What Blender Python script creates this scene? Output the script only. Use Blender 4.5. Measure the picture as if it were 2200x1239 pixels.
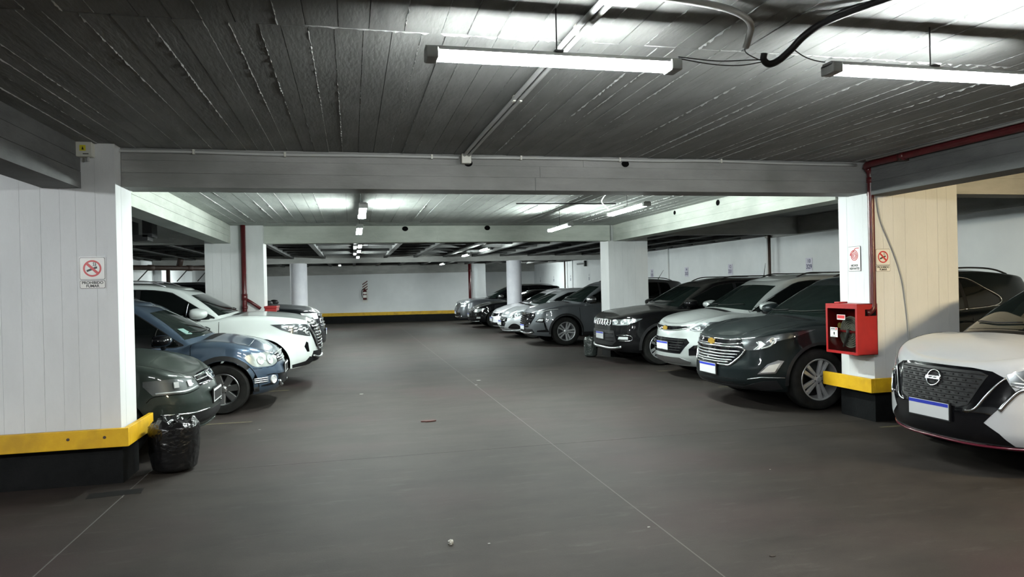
import bpy, bmesh, math, random
import numpy as np
from mathutils import Vector, Matrix
from mathutils.bvhtree import BVHTree
from mathutils.geometry import delaunay_2d_cdt
for o in list(bpy.data.objects): bpy.data.objects.remove(o)
scn = bpy.context.scene
C = scn.collection
PI = math.pi
# ---------------------------------------------------------------- camera
CAM_H = 1.55
def cam_setup():
    yaw, pitch, roll, f = 0.2253, -0.0034, -0.0231, 1500.0
    cy, sy, cp, sp = math.cos(yaw), math.sin(yaw), math.cos(pitch), math.sin(pitch)
    fwd = Vector((sy*cp, cy*cp, sp)); right = Vector((cy, -sy, 0)); up = right.cross(fwd)
    r2 = math.cos(roll)*right + math.sin(roll)*up
    u2 = -math.sin(roll)*right + math.cos(roll)*up
    cd = bpy.data.cameras.new('camera'); co = bpy.data.objects.new('camera', cd); C.objects.link(co)
    m = Matrix((r2, u2, -fwd)).transposed().to_4x4(); m.translation = (0, 0, CAM_H)
    co.matrix_world = m
    cd.sensor_fit = 'HORIZONTAL'; cd.sensor_width = 36.0; cd.lens = f*36.0/2200.0
    cd.clip_start = 0.05; cd.clip_end = 200
    scn.camera = co
cam_setup()
# ---------------------------------------------------------------- world / exposure
w = bpy.data.worlds.new('world'); scn.world = w; w.use_nodes = True
w.node_tree.nodes['Background'].inputs[0].default_value = (0.55, 0.6, 0.62, 1)
w.node_tree.nodes['Background'].inputs[1].default_value = 0.0
scn.view_settings.view_transform = 'Standard'; scn.view_settings.look = 'None'
scn.view_settings.gamma = 1.0; scn.view_settings.use_curve_mapping = False
scn.view_settings.exposure = 2.15
scn.cycles.use_adaptive_sampling = True; scn.cycles.adaptive_threshold = 0.025; scn.cycles.adaptive_min_samples = 16
scn.cycles.max_bounces = 7; scn.cycles.diffuse_bounces = 5; scn.cycles.glossy_bounces = 4
scn.cycles.transparent_max_bounces = 8; scn.cycles.sample_clamp_indirect = 6.0
scn.cycles.use_denoising = True; scn.cycles.caustics_reflective = False
TUBE_COOL = ((0.90, 1.0, 0.96), 110.0)
TUBE_FAR = ((0.91, 1.0, 0.96), 80.0)
TUBE_DIM = ((0.91, 1.0, 0.96), 40.0)
TUBE_SIDE = ((0.95, 0.99, 1.0), 190.0)
TUBE_NEAR = ((0.96, 1.0, 0.99), 74.0)
TUBE_WARM = ((1.0, 0.80, 0.47), 350.0)
# ---------------------------------------------------------------- materials
def nodes(m):
    m.use_nodes = True; return m.node_tree.nodes, m.node_tree.links
MATS = {}
def plain(name, col, rough=0.5, metal=0.0, coat=0.0, spec=0.5, emit=None, estr=0.0):
    if name in MATS: return MATS[name]
    m = bpy.data.materials.new(name); n, l = nodes(m); b = n['Principled BSDF']
    b.inputs['Base Color'].default_value = (*col, 1); b.inputs['Roughness'].default_value = rough
    b.inputs['Metallic'].default_value = metal; b.inputs['Coat Weight'].default_value = coat
    b.inputs['Coat Roughness'].default_value = 0.04
    b.inputs['Specular IOR Level'].default_value = spec
    if emit:
        b.inputs['Emission Color'].default_value = (*emit, 1); b.inputs['Emission Strength'].default_value = estr
    MATS[name] = m; return m
def noisy(name, c1, c2, scale=4.0, rough=0.8, bump=0.15, bscale=60.0, stretch=(1, 1, 1), c3=None, s3=0.7, dist=0.01, thr=(0.35, 0.65)):
    """two-tone procedural surface with fine relief"""
    if name in MATS: return MATS[name]
    m = bpy.data.materials.new(name); n, l = nodes(m); b = n['Principled BSDF']
    g = n.new('ShaderNodeNewGeometry'); mp = n.new('ShaderNodeMapping'); mp.inputs['Scale'].default_value = stretch
    l.new(g.outputs['Position'], mp.inputs['Vector'])
    t = n.new('ShaderNodeTexNoise'); t.inputs['Scale'].default_value = scale; t.inputs['Detail'].default_value = 6; t.inputs['Roughness'].default_value = 0.62
    l.new(mp.outputs[0], t.inputs['Vector'])
    r = n.new('ShaderNodeValToRGB'); r.color_ramp.elements[0].position = thr[0]; r.color_ramp.elements[1].position = thr[1]
    r.color_ramp.elements[0].color = (*c1, 1); r.color_ramp.elements[1].color = (*c2, 1)
    l.new(t.outputs['Fac'], r.inputs[0]); out = r.outputs[0]
    if c3:
        t3 = n.new('ShaderNodeTexNoise'); t3.inputs['Scale'].default_value = s3; t3.inputs['Detail'].default_value = 4
        l.new(g.outputs['Position'], t3.inputs['Vector'])
        r3 = n.new('ShaderNodeValToRGB'); r3.color_ramp.elements[0].position = 0.5; r3.color_ramp.elements[1].position = 0.68
        r3.color_ramp.elements[0].color = (0, 0, 0, 1); r3.color_ramp.elements[1].color = (0.75, 0.75, 0.75, 1)
        l.new(t3.outputs['Fac'], r3.inputs[0])
        mx = n.new('ShaderNodeMix'); mx.data_type = 'RGBA'
        l.new(r3.outputs[0], mx.inputs[0]); l.new(out, mx.inputs[6]); mx.inputs[7].default_value = (*c3, 1); out = mx.outputs[2]
    l.new(out, b.inputs['Base Color']); b.inputs['Roughness'].default_value = rough
    if bump:
        tb = n.new('ShaderNodeTexNoise'); tb.inputs['Scale'].default_value = bscale; tb.inputs['Detail'].default_value = 5
        l.new(mp.outputs[0], tb.inputs['Vector'])
        bp = n.new('ShaderNodeBump'); bp.inputs['Strength'].default_value = bump; bp.inputs['Distance'].default_value = dist
        l.new(tb.outputs['Fac'], bp.inputs['Height']); l.new(bp.outputs[0], b.inputs['Normal'])
    MATS[name] = m; return m
def paint(name, col, metal=0.35, rough=0.32, dust=0.25, dustcol=(0.32, 0.32, 0.31), coat=0.9):
    """car paint with clear coat and a film of dust settled on the upward faces"""
    if name in MATS: return MATS[name]
    m = bpy.data.materials.new(name); n, l = nodes(m); b = n['Principled BSDF']
    b.inputs['Metallic'].default_value = metal; b.inputs['Roughness'].default_value = rough
    b.inputs['Coat Weight'].default_value = coat; b.inputs['Coat Roughness'].default_value = 0.05; b.inputs['Specular IOR Level'].default_value = 0.06
    g = n.new('ShaderNodeNewGeometry'); sx = n.new('ShaderNodeSeparateXYZ'); l.new(g.outputs['Normal'], sx.inputs[0])
    mr = n.new('ShaderNodeMapRange'); mr.inputs[1].default_value = 0.55; mr.inputs[2].default_value = 0.97; mr.inputs[4].default_value = dust
    l.new(sx.outputs[2], mr.inputs[0])
    t = n.new('ShaderNodeTexNoise'); t.inputs['Scale'].default_value = 5; t.inputs['Detail'].default_value = 5; l.new(g.outputs['Position'], t.inputs['Vector'])
    mu = n.new('ShaderNodeMath'); mu.operation = 'MULTIPLY'; l.new(mr.outputs[0], mu.inputs[0])
    ad = n.new('ShaderNodeMath'); ad.operation = 'ADD'; ad.inputs[1].default_value = 0.5; l.new(t.outputs['Fac'], ad.inputs[0]); l.new(ad.outputs[0], mu.inputs[1])
    mx = n.new('ShaderNodeMix'); mx.data_type = 'RGBA'; mx.inputs[6].default_value = (*col, 1); mx.inputs[7].default_value = (*dustcol, 1)
    l.new(mu.outputs[0], mx.inputs[0]); l.new(mx.outputs[2], b.inputs['Base Color'])
    m2 = n.new('ShaderNodeMath'); m2.operation = 'MULTIPLY_ADD'; m2.inputs[1].default_value = 0.5; m2.inputs[2].default_value = 0.05
    l.new(mu.outputs[0], m2.inputs[0]); l.new(m2.outputs[0], b.inputs['Coat Roughness'])
    MATS[name] = m; return m
def clear_glass(name, tint=(0.9, 0.95, 0.95), dark=0.15):
    if name in MATS: return MATS[name]
    m = bpy.data.materials.new(name); n, l = nodes(m)
    out = n['Material Output']; n.remove(n['Principled BSDF'])
    tr = n.new('ShaderNodeBsdfTransparent'); tr.inputs[0].default_value = (*[c*(1-dark) for c in tint], 1)
    gl = n.new('ShaderNodeBsdfGlossy'); gl.inputs['Roughness'].default_value = 0.03; gl.inputs[0].default_value = (0.9, 0.9, 0.9, 1)
    lw = n.new('ShaderNodeLayerWeight'); lw.inputs[0].default_value = 0.5
    pw = n.new('ShaderNodeMath'); pw.operation = 'POWER'; pw.inputs[1].default_value = 4.0; l.new(lw.outputs['Facing'], pw.inputs[0])
    fr = n.new('ShaderNodeMath'); fr.operation = 'MULTIPLY_ADD'; fr.inputs[1].default_value = 0.4; fr.inputs[2].default_value = 0.04; l.new(pw.outputs[0], fr.inputs[0])
    mx = n.new('ShaderNodeMixShader'); l.new(fr.outputs[0], mx.inputs[0]); l.new(tr.outputs[0], mx.inputs[1]); l.new(gl.outputs[0], mx.inputs[2])
    l.new(mx.outputs[0], out.inputs[0]); MATS[name] = m; return m

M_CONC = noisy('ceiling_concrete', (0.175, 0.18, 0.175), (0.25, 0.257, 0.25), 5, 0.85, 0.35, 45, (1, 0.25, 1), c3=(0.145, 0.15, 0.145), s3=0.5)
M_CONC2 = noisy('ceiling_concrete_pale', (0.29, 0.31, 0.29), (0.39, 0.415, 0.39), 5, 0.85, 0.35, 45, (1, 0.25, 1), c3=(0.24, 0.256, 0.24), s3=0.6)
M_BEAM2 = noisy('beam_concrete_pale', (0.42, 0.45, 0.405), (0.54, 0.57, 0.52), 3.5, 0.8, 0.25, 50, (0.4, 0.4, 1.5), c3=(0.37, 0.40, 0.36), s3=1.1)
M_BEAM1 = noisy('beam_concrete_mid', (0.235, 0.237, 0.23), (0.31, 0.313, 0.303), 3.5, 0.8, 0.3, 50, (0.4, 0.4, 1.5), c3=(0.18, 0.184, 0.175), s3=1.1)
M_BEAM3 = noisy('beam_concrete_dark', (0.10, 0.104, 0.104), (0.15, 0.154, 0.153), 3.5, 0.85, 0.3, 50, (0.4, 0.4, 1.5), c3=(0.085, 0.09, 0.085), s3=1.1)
M_FIN = noisy('concrete_fin', (0.30, 0.31, 0.30), (0.42, 0.43, 0.42), 20, 0.85, 0.3, 80)
M_BEAM = noisy('beam_concrete', (0.34, 0.343, 0.33), (0.44, 0.443, 0.43), 3.5, 0.8, 0.25, 50, (0.4, 0.4, 1.5), c3=(0.28, 0.285, 0.27), s3=1.1)
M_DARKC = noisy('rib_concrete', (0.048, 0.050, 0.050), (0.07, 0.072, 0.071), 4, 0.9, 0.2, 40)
M_WHITE = noisy('white_paint', (0.60, 0.615, 0.62), (0.67, 0.685, 0.69), 2.5, 0.6, 0.12, 60, (1, 1, 0.4))
M_WALL = noisy('wall_paint', (0.70, 0.72, 0.74), (0.77, 0.79, 0.81), 1.2, 0.75, 0.1, 30, c3=(0.64, 0.66, 0.68), s3=0.35)
M_CREAM = M_WHITE
M_BLACKP = noisy('black_paint', (0.0035, 0.004, 0.0045), (0.007, 0.0075, 0.008), 6, 0.6, 0.15, 50)
M_YELLOW = noisy('yellow_paint', (0.60, 0.34, 0.004), (0.68, 0.41, 0.008), 9, 0.5, 0.1, 40, c3=(0.42, 0.24, 0.01), s3=4.0)
def floor_mat():
    m = noisy('floor_asphalt', (0.0178, 0.0147, 0.0127), (0.0290, 0.0244, 0.0212), 2.2, 0.7, 0.25, 220, (0.5, 1.0, 1), c3=(0.031, 0.0185, 0.0185), s3=0.55, dist=0.004)
    n, l = nodes(m); b = n['Principled BSDF']
    # pale scuffs
    g = n.new('ShaderNodeNewGeometry'); mp = n.new('ShaderNodeMapping'); mp.inputs['Scale'].default_value = (1.2, 5, 1); l.new(g.outputs['Position'], mp.inputs[0])
    t = n.new('ShaderNodeTexNoise'); t.inputs['Scale'].default_value = 1.6; t.inputs['Detail'].default_value = 8; t.inputs['Roughness'].default_value = 0.75; l.new(mp.outputs[0], t.inputs[0])
    r = n.new('ShaderNodeValToRGB'); r.color_ramp.elements[0].position = 0.56; r.color_ramp.elements[1].position = 0.80
    r.color_ramp.elements[0].color = (0, 0, 0, 1); r.color_ramp.elements[1].color = (0.55, 0.55, 0.55, 1); l.new(t.outputs[0], r.inputs[0])
    src = b.inputs['Base Color'].links[0].from_socket
    mx = n.new('ShaderNodeMix'); mx.data_type = 'RGBA'; l.new(r.outputs[0], mx.inputs[0]); l.new(src, mx.inputs[6]); mx.inputs[7].default_value = (0.070, 0.065, 0.061, 1)
    l.new(mx.outputs[2], b.inputs['Base Color']); b.inputs['Specular IOR Level'].default_value = 0.22
    return m
M_FLOOR = floor_mat()
M_JOINT = plain('joint_mortar', (0.070, 0.066, 0.060), 0.9)
M_CRACK = plain('joint_tar', (0.03, 0.03, 0.03), 0.9)
M_REDP = noisy('red_pipe_paint', (0.065, 0.007, 0.009), (0.10, 0.011, 0.013), 8, 0.3, 0.05, 40)
M_RED = noisy('red_cabinet_paint', (0.29, 0.008, 0.009), (0.35, 0.011, 0.011), 8, 0.35, 0.05, 40)
M_RUST = noisy('brown_pipe', (0.035, 0.022, 0.018), (0.06, 0.035, 0.028), 8, 0.55, 0.1, 40)
M_GREYPVC = plain('grey_pvc', (0.42, 0.43, 0.42), 0.5)
M_BOX = plain('ivory_plastic', (0.58, 0.58, 0.52), 0.45)
M_CABLE = plain('black_cable', (0.012, 0.012, 0.013), 0.5)
M_HOUS = plain('lamp_housing', (0.30, 0.31, 0.30), 0.45)
M_BLK = plain('black_plastic', (0.009, 0.009, 0.010), 0.5, spec=0.25)
M_GLOSSB = plain('gloss_black', (0.004, 0.004, 0.005), 0.08, 0, 0.0, 0.45)
M_CHROME = plain('chrome', (0.75, 0.76, 0.78), 0.14, 1.0)
M_SATIN = plain('satin_silver', (0.50, 0.51, 0.52), 0.34, 1.0)
M_ALLOY = plain('alloy', (0.42, 0.43, 0.44), 0.32, 0.45)
M_ALLOYD = plain('alloy_dark', (0.10, 0.10, 0.105), 0.35, 1.0)
M_TYRE = noisy('tyre_rubber', (0.010, 0.010, 0.010), (0.018, 0.018, 0.017), 10, 0.75, 0.1, 90)
MATS['tyre_rubber'].node_tree.nodes['Principled BSDF'].inputs['Specular IOR Level'].default_value = 0.15
MATS['black_paint'].node_tree.nodes['Principled BSDF'].inputs['Specular IOR Level'].default_value = 0.12
M_GLASS = plain('tinted_glass', (0.003, 0.004, 0.004), 0.04, 0.0, 0.0, 0.55)
M_WSHIELD = plain('windscreen_glass', (0.007, 0.011, 0.010), 0.04, 0.0, 0.0, 0.6)
M_UNDER = plain('underbody', (0.004, 0.004, 0.004), 0.95, spec=0.05)
M_LAMPD = plain('lamp_bowl_dark', (0.07, 0.075, 0.08), 0.25, 0.5)
M_LENS = clear_glass('lamp_lens', (0.95, 0.97, 0.97), 0.05)
M_LED = plain('lamp_reflector', (0.72, 0.74, 0.75), 0.15, 0.35, 0.5)
M_PLATEW = plain('plate_white', (0.48, 0.49, 0.50), 0.5)
M_PLATEB = plain('plate_blue', (0.015, 0.03, 0.36), 0.4)
M_GOLD = plain('gold_badge', (0.72, 0.45, 0.07), 0.3, 0.8)
M_CLAD = plain('cladding', (0.014, 0.014, 0.015), 0.6, spec=0.2)
M_SIGNW = plain('sign_white', (0.74, 0.73, 0.70), 0.35)
M_SIGNK = plain('sign_black', (0.012, 0.012, 0.012), 0.45)
M_SIGNR = plain('sign_red', (0.55, 0.03, 0.035), 0.4)
M_AMBER = plain('amber', (0.5, 0.16, 0.02), 0.2)
M_REDL = plain('tail_lamp', (0.20, 0.008, 0.008), 0.12, 0, 0.5)
# ---------------------------------------------------------------- mesh helpers
class MB:
    def __init__(s): s.v = []; s.f = []; s.m = []; s.mi = 0
    def box(s, x0, x1, y0, y1, z0, z1):
        b = len(s.v)
        s.v += [(x0, y0, z0), (x1, y0, z0), (x1, y1, z0), (x0, y1, z0), (x0, y0, z1), (x1, y0, z1), (x1, y1, z1), (x0, y1, z1)]
        for q in ((0, 3, 2, 1), (4, 5, 6, 7), (0, 1, 5, 4), (1, 2, 6, 5), (2, 3, 7, 6), (3, 0, 4, 7)):
            s.f.append(tuple(b+i for i in q)); s.m.append(s.mi)
        return s
    def grid(s, P, flip=False):
        b = len(s.v); r, c = len(P), len(P[0])
        for row in P: s.v += [tuple(p) for p in row]
        for i in range(r-1):
            for j in range(c-1):
                q = (b+i*c+j, b+i*c+j+1, b+(i+1)*c+j+1, b+(i+1)*c+j)
                s.f.append(q[::-1] if flip else q); s.m.append(s.mi)
        return s
    def tube(s, pts, r, n=8, closed=False, cap=True, flat=1.0):
        pts = [Vector(p) for p in pts]; N = len(pts); b = len(s.v); up = None
        rr = r if hasattr(r, '__len__') else [r]*N
        for i, p in enumerate(pts):
            if closed: t = pts[(i+1) % N]-pts[i-1]
            else: t = pts[min(i+1, N-1)]-pts[max(i-1, 0)]
            t = t.normalized() if t.length > 1e-9 else Vector((0, 0, 1))
            if up is None: up = Vector((0, 0, 1)) if abs(t.z) < 0.9 else Vector((0, 1, 0))
            a = t.cross(up); a = a.normalized() if a.length > 1e-6 else t.orthogonal().normalized()
            c = a.cross(t).normalized(); up = c
            for k in range(n):
                th = 2*PI*(k+0.5)/n; s.v.append(tuple(p+a*math.cos(th)*rr[i]+c*math.sin(th)*rr[i]*flat))
        for i in range(N if closed else N-1):
            j = (i+1) % N
            for k in range(n):
                k2 = (k+1) % n; s.f.append((b+i*n+k, b+i*n+k2, b+j*n+k2, b+j*n+k)); s.m.append(s.mi)
        if cap and not closed:
            s.f.append(tuple(b+k for k in range(n))[::-1]); s.m.append(s.mi)
            s.f.append(tuple(b+(N-1)*n+k for k in range(n))); s.m.append(s.mi)
        return s
    def lathe(s, prof, n=32, axis='y', c=(0, 0, 0)):
        """prof: (r, h) pairs around an axis"""
        b = len(s.v); k = len(prof)
        for i in range(n):
            a = 2*PI*i/n; ca, sa = math.cos(a), math.sin(a)
            for r, h in prof:
                p = {'y': (r*ca, h, r*sa), 'z': (r*ca, r*sa, h), 'x': (h, r*ca, r*sa)}[axis]
                s.v.append((p[0]+c[0], p[1]+c[1], p[2]+c[2]))
        for i in range(n):
            j = (i+1) % n
            for q in range(k-1):
                s.f.append((b+i*k+q, b+i*k+q+1, b+j*k+q+1, b+j*k+q)); s.m.append(s.mi)
        return s
    def prism(s, poly, h0, h1, fn):
        """extruded polygon; fn(u, v, h) -> point"""
        b = len(s.v); n = len(poly)
        for h in (h0, h1): s.v += [tuple(fn(u, v, h)) for u, v in poly]
        s.f.append(tuple(b+i for i in range(n))[::-1]); s.m.append(s.mi)
        s.f.append(tuple(b+n+i for i in range(n))); s.m.append(s.mi)
        for i in range(n):
            j = (i+1) % n; s.f.append((b+i, b+j, b+n+j, b+n+i)); s.m.append(s.mi)
        return s
    def build(s, name, mat, parent=None, smooth=False, fix=True, bevel=0, subsurf=0, angle=None):
        me = bpy.data.meshes.new(name); me.from_pydata(s.v, [], s.f)
        for m in (mat if isinstance(mat, (list, tuple)) else [mat]): me.materials.append(m)
        if any(s.m): me.polygons.foreach_set('material_index', s.m)
        if fix:
            bm = bmesh.new(); bm.from_mesh(me); bmesh.ops.recalc_face_normals(bm, faces=bm.faces)
            if bevel: bmesh.ops.bevel(bm, geom=[e for e in bm.edges if e.is_manifold and e.calc_face_angle(0) > 0.6], offset=bevel, segments=2, affect='EDGES', profile=0.5)
            bm.to_mesh(me); bm.free()
        if smooth or angle:
            me.polygons.foreach_set('use_smooth', [True]*len(me.polygons))
            if angle: me.set_sharp_from_angle(angle=angle)
        me.update()
        o = bpy.data.objects.new(name, me); C.objects.link(o)
        if parent: o.parent = parent
        if subsurf:
            md = o.modifiers.new('sub', 'SUBSURF'); md.levels = subsurf; md.render_levels = subsurf
        return o
def empty(name, loc=(0, 0, 0), rz=0.0, parent=None):
    o = bpy.data.objects.new(name, None); C.objects.link(o); o.location = loc; o.rotation_euler = (0, 0, rz)
    o.empty_display_size = 0.1
    if parent: o.parent = parent
    return o
def tag(o, label, cat, group=None, kind=None):
    if label: o['label'] = label
    if cat: o['category'] = cat
    if group: o['group'] = group
    if kind: o['kind'] = kind
    return o
def struct(o): o['kind'] = 'structure'; return o
def text_obj(name, txt, size, mat, parent=None, bold=0.0, extrude=0.0006, align='CENTER', space=1.0):
    """flat lettering: mesh in its local xy plane"""
    cu = bpy.data.curves.new(name, 'FONT'); cu.body = txt; cu.size = size; cu.align_x = align; cu.align_y = 'CENTER'
    cu.extrude = extrude; cu.offset = bold; cu.space_character = space
    t = bpy.data.objects.new(name+'_curve', cu); C.objects.link(t)
    dg = bpy.context.evaluated_depsgraph_get(); me = bpy.data.meshes.new_from_object(t.evaluated_get(dg))
    bpy.data.objects.remove(t); bpy.data.curves.remove(cu)
    me.materials.clear(); me.materials.append(mat); me.name = name
    o = bpy.data.objects.new(name, me); C.objects.link(o)
    if parent: o.parent = parent
    return o
def catmull(P, n=8, closed=False):
    P = [np.array(p, float) for p in P]; N = len(P); out = []
    for i in range(N if closed else N-1):
        if closed: a, b, c, d = P[i-1], P[i], P[(i+1) % N], P[(i+2) % N]
        else: b, c = P[i], P[i+1]; a = P[i-1] if i else 2*b-c; d = P[i+2] if i+2 < N else 2*c-b
        for k in range(n):
            t = k/n; out.append(0.5*((2*b)+(c-a)*t+(2*a-5*b+4*c-d)*t*t+(3*b-a-3*c+d)*t**3))
    if not closed: out.append(P[-1])
    return out
def pch(pts):
    """monotone cubic through (x, y) points"""
    x = np.array([p[0] for p in pts], float); y = np.array([p[1] for p in pts], float)
    h = np.diff(x); dl = np.diff(y)/h; m = np.zeros(len(x)); m[0] = dl[0]; m[-1] = dl[-1]
    for i in range(1, len(x)-1):
        if dl[i-1]*dl[i] > 0:
            w1 = 2*h[i]+h[i-1]; w2 = h[i]+2*h[i-1]; m[i] = (w1+w2)/(w1/dl[i-1]+w2/dl[i])
    def f(q):
        q = np.clip(np.asarray(q, float), x[0], x[-1]); i = np.clip(np.searchsorted(x, q, 'right')-1, 0, len(x)-2)
        t = (q-x[i])/h[i]
        return (2*t**3-3*t**2+1)*y[i]+(t**3-2*t**2+t)*h[i]*m[i]+(-2*t**3+3*t**2)*y[i+1]+(t**3-t**2)*h[i]*m[i+1]
    return f
random.seed(7)
# ================================================================ STRUCTURE
CEIL = 2.80
# ---- floor: base with separate slabs, open joints between them
floor = struct(MB().box(-6.5, 10.0, -6, 38.4, -0.12, -0.012).build('floor', M_CRACK))
xs = [-6.5, -1.76, 1.87, 5.75, 10.0]; ys = [-6, 0.2, 6.55, 13.2, 20.0, 27.0, 38.4]
for i in range(len(xs)-1):
    for j in range(len(ys)-1):
        MB().box(xs[i]+0.004, xs[i+1]-0.004, ys[j]+0.0025, ys[j+1]-0.0025, -0.02, 0).build('floor_slab', M_FLOOR, floor)
for x in xs[1:-1]: MB().box(x-0.0045, x+0.0045, -6, 38.4, -0.012, -0.0012 if x > 5 else 0.0006).build('joint', M_JOINT, floor)
M_STALL = noisy('worn_yellow_line', (0.035, 0.030, 0.018), (0.10, 0.082, 0.034), 12, 0.8, 0)
for x0, x1, y in ((-4.6, -1.2, 8.85), (-4.6, -1.0, 11.45), (5.2, 9.0, 11.37), (5.3, 9.0, 6.2), (5.2, 9.0, 9.3)):
    MB().box(x0, x1, y-0.022, y+0.022, 0.0, 0.0012).build('stall_line', M_STALL, floor)
# ---- ceilings with board-marked soffits
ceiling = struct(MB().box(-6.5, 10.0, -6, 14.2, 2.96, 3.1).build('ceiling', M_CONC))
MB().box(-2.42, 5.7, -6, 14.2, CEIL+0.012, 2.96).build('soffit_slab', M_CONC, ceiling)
def fin_line(x, y0, y1, z, amp, parent, along='y', mat=None):
    """broken ridge of concrete squeezed between two formwork boards"""
    n = max(4, int((y1-y0)/0.024)); L = []; Rr = []; Bt = []; ph = random.uniform(0, 9)
    for k in range(n+1):
        y = y0+(y1-y0)*k/n
        a = amp*(0.25+0.75*max(0, math.sin(ph+y*1.7)*0.5+0.5))*random.uniform(0.05, 1.35)
        wv = 0.0022+a*0.22; xo = x+random.uniform(-1, 1)*0.0026
        p = lambda dx, dz: (xo+dx, y, z+dz) if along == 'y' else (y, xo+dx, z+dz)
        L.append(p(-wv, 0.004)); Bt.append(p(random.uniform(-1, 1)*a*0.3, -a)); Rr.append(p(wv, 0.004))
    return MB().grid([L, Bt, Rr]).build('concrete_fin', mat or M_FIN, parent)
def soffit(x0, x1, y0, y1, wmin, wmax, amp, mat=M_CONC, gap=0.0018):
    x = x0
    while x < x1-0.02:
        wd = random.uniform(wmin, wmax); xe = min(x+wd, x1)
        dz = random.uniform(0, 0.006)
        MB().box(x+gap, xe-gap, y0, y1, CEIL-dz, CEIL+0.013).build('board', mat, ceiling)
        if random.random() < 0.86: fin_line(xe, y0+0.01, y1-0.01, CEIL-dz*0.5, amp*random.choice((0.35, 0.55, 0.8, 1.1)), ceiling)
        x = xe
soffit(-2.14, 5.4, -4, 3.42, 0.12, 0.19, 0.011)
soffit(-2.14, 5.4, 3.425, 6.5, 0.10, 0.15, 0.010)
for xa, xb in ((-0.2, 1.05), (1.25, 2.85), (2.9, 4.4)): fin_line(3.42, xa, xb, CEIL, 0.014, ceiling, 'x')
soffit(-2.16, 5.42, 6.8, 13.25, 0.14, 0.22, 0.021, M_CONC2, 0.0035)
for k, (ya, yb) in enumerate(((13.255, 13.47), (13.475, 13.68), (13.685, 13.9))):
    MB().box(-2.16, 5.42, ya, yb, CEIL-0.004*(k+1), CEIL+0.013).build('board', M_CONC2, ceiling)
# far part: ribbed slab
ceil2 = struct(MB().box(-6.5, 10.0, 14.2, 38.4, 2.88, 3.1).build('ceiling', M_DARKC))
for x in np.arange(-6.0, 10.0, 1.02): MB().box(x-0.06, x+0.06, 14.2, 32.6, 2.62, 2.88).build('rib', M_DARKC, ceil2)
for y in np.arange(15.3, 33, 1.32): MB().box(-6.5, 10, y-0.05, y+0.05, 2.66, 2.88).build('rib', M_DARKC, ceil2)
# ---- walls
wl = struct(MB().box(-6.7, -6.5, -6, 38.4, 0, 3.1).build('wall_left', M_WALL))
wr = struct(MB().box(10.0, 10.2, -6, 38.4, 0, 3.1).build('wall_right', M_WALL))
MB().box(9.86, 10.0, -6, 15.25, 2.575, 2.96).build('ledger_beam', M_BEAM, wr)
MB().box(9.93, 10.0, 15.25, 38.0, 2.72, 2.96).build('ledger_beam', M_BEAM, wr)
for y in (20.95, 15.45): MB().box(9.95, 10.0, y-0.13, y+0.13, 0, 2.72).build('pilaster', M_WALL, wr)
MB().box(9.96, 10.0, 30.9, 31.1, 0, 2.7).build('pilaster', M_WALL, wr)
wb = struct(MB().box(-6.7, 10.2, -6.2, -6.0, 0, 3.1).build('wall_back', M_WALL))
# far wall runs at a slant
mb = MB(); A = (-6.5, 34.45); B = (5.5, 32.4)
def slant(u, t0, t1, z0, z1):
    dx, dy = B[0]-A[0], B[1]-A[1]; L = math.hypot(dx, dy); nx, ny = dy/L, -dx/L
    p = lambda s, t, z: (A[0]+dx*s+nx*t, A[1]+dy*s+ny*t, z)
    m = MB(); b = [p(u[0], t0, z0), p(u[1], t0, z0), p(u[1], t1, z0), p(u[0], t1, z0)]; t = [(q[0], q[1], z1) for q in b]
    m.v = b+t
    for q in ((0, 3, 2, 1), (4, 5, 6, 7), (0, 1, 5, 4), (1, 2, 6, 5), (2, 3, 7, 6), (3, 0, 4, 7)): m.f.append(q); m.m.append(0)
    return m
wf = struct(slant((0, 1), -0.15, 0, 0, 3.1).build('wall_far', M_WALL))
slant((0, 1), 0, 0.1, 2.26, 2.9).build('ledger_beam', M_BEAM, wf)
struct(slant((0, 1), 0, 0.02, 0, 0.335).build('baseboard_far', M_BLACKP))
struct(slant((0, 1), 0, 0.03, 0.335, 0.485).build('trim_1', M_YELLOW))
wf2 = struct(MB().box(5.5, 10.2, 38.0, 38.3, 0, 3.1).build('wall_rear', M_WALL))
MB().box(5.5, 10, 37.9, 38.0, 2.36, 2.9).build('ledger_beam', M_BEAM, wf2)
MB().box(5.5, 5.6, 32.4, 38.0, 0, 3.0).build('return_panel', M_WALL, wf2)
MB().box(5.6, 6.2, 32.6, 33.1, 0, 2.9).build('pier', M_WALL, wf2)
struct(MB().box(9.98, 10.0, -6, 38, 0, 0.335).build('baseboard_right', M_BLACKP))
struct(MB().box(9.97, 10.0, -6, 38, 0.335, 0.485).build('trim_2', M_YELLOW))
struct(MB().box(-6.5, -6.48, -6, 34.3, 0, 0.335).build('baseboard_left', M_BLACKP))
struct(MB().box(-6.5, -6.47, -6, 34.3, 0.335, 0.485).build('trim_3', M_YELLOW))
for y in (25.9, 30.5): MB().box(-6.5, -6.25, y-0.3, y+0.3, 0, 2.9).build('pier', M_WALL, wl)
MB().box(-6.5, -6.2, -6, 34.3, 2.70, 2.96).build('ledger_beam', M_DARKC, wl)
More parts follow.
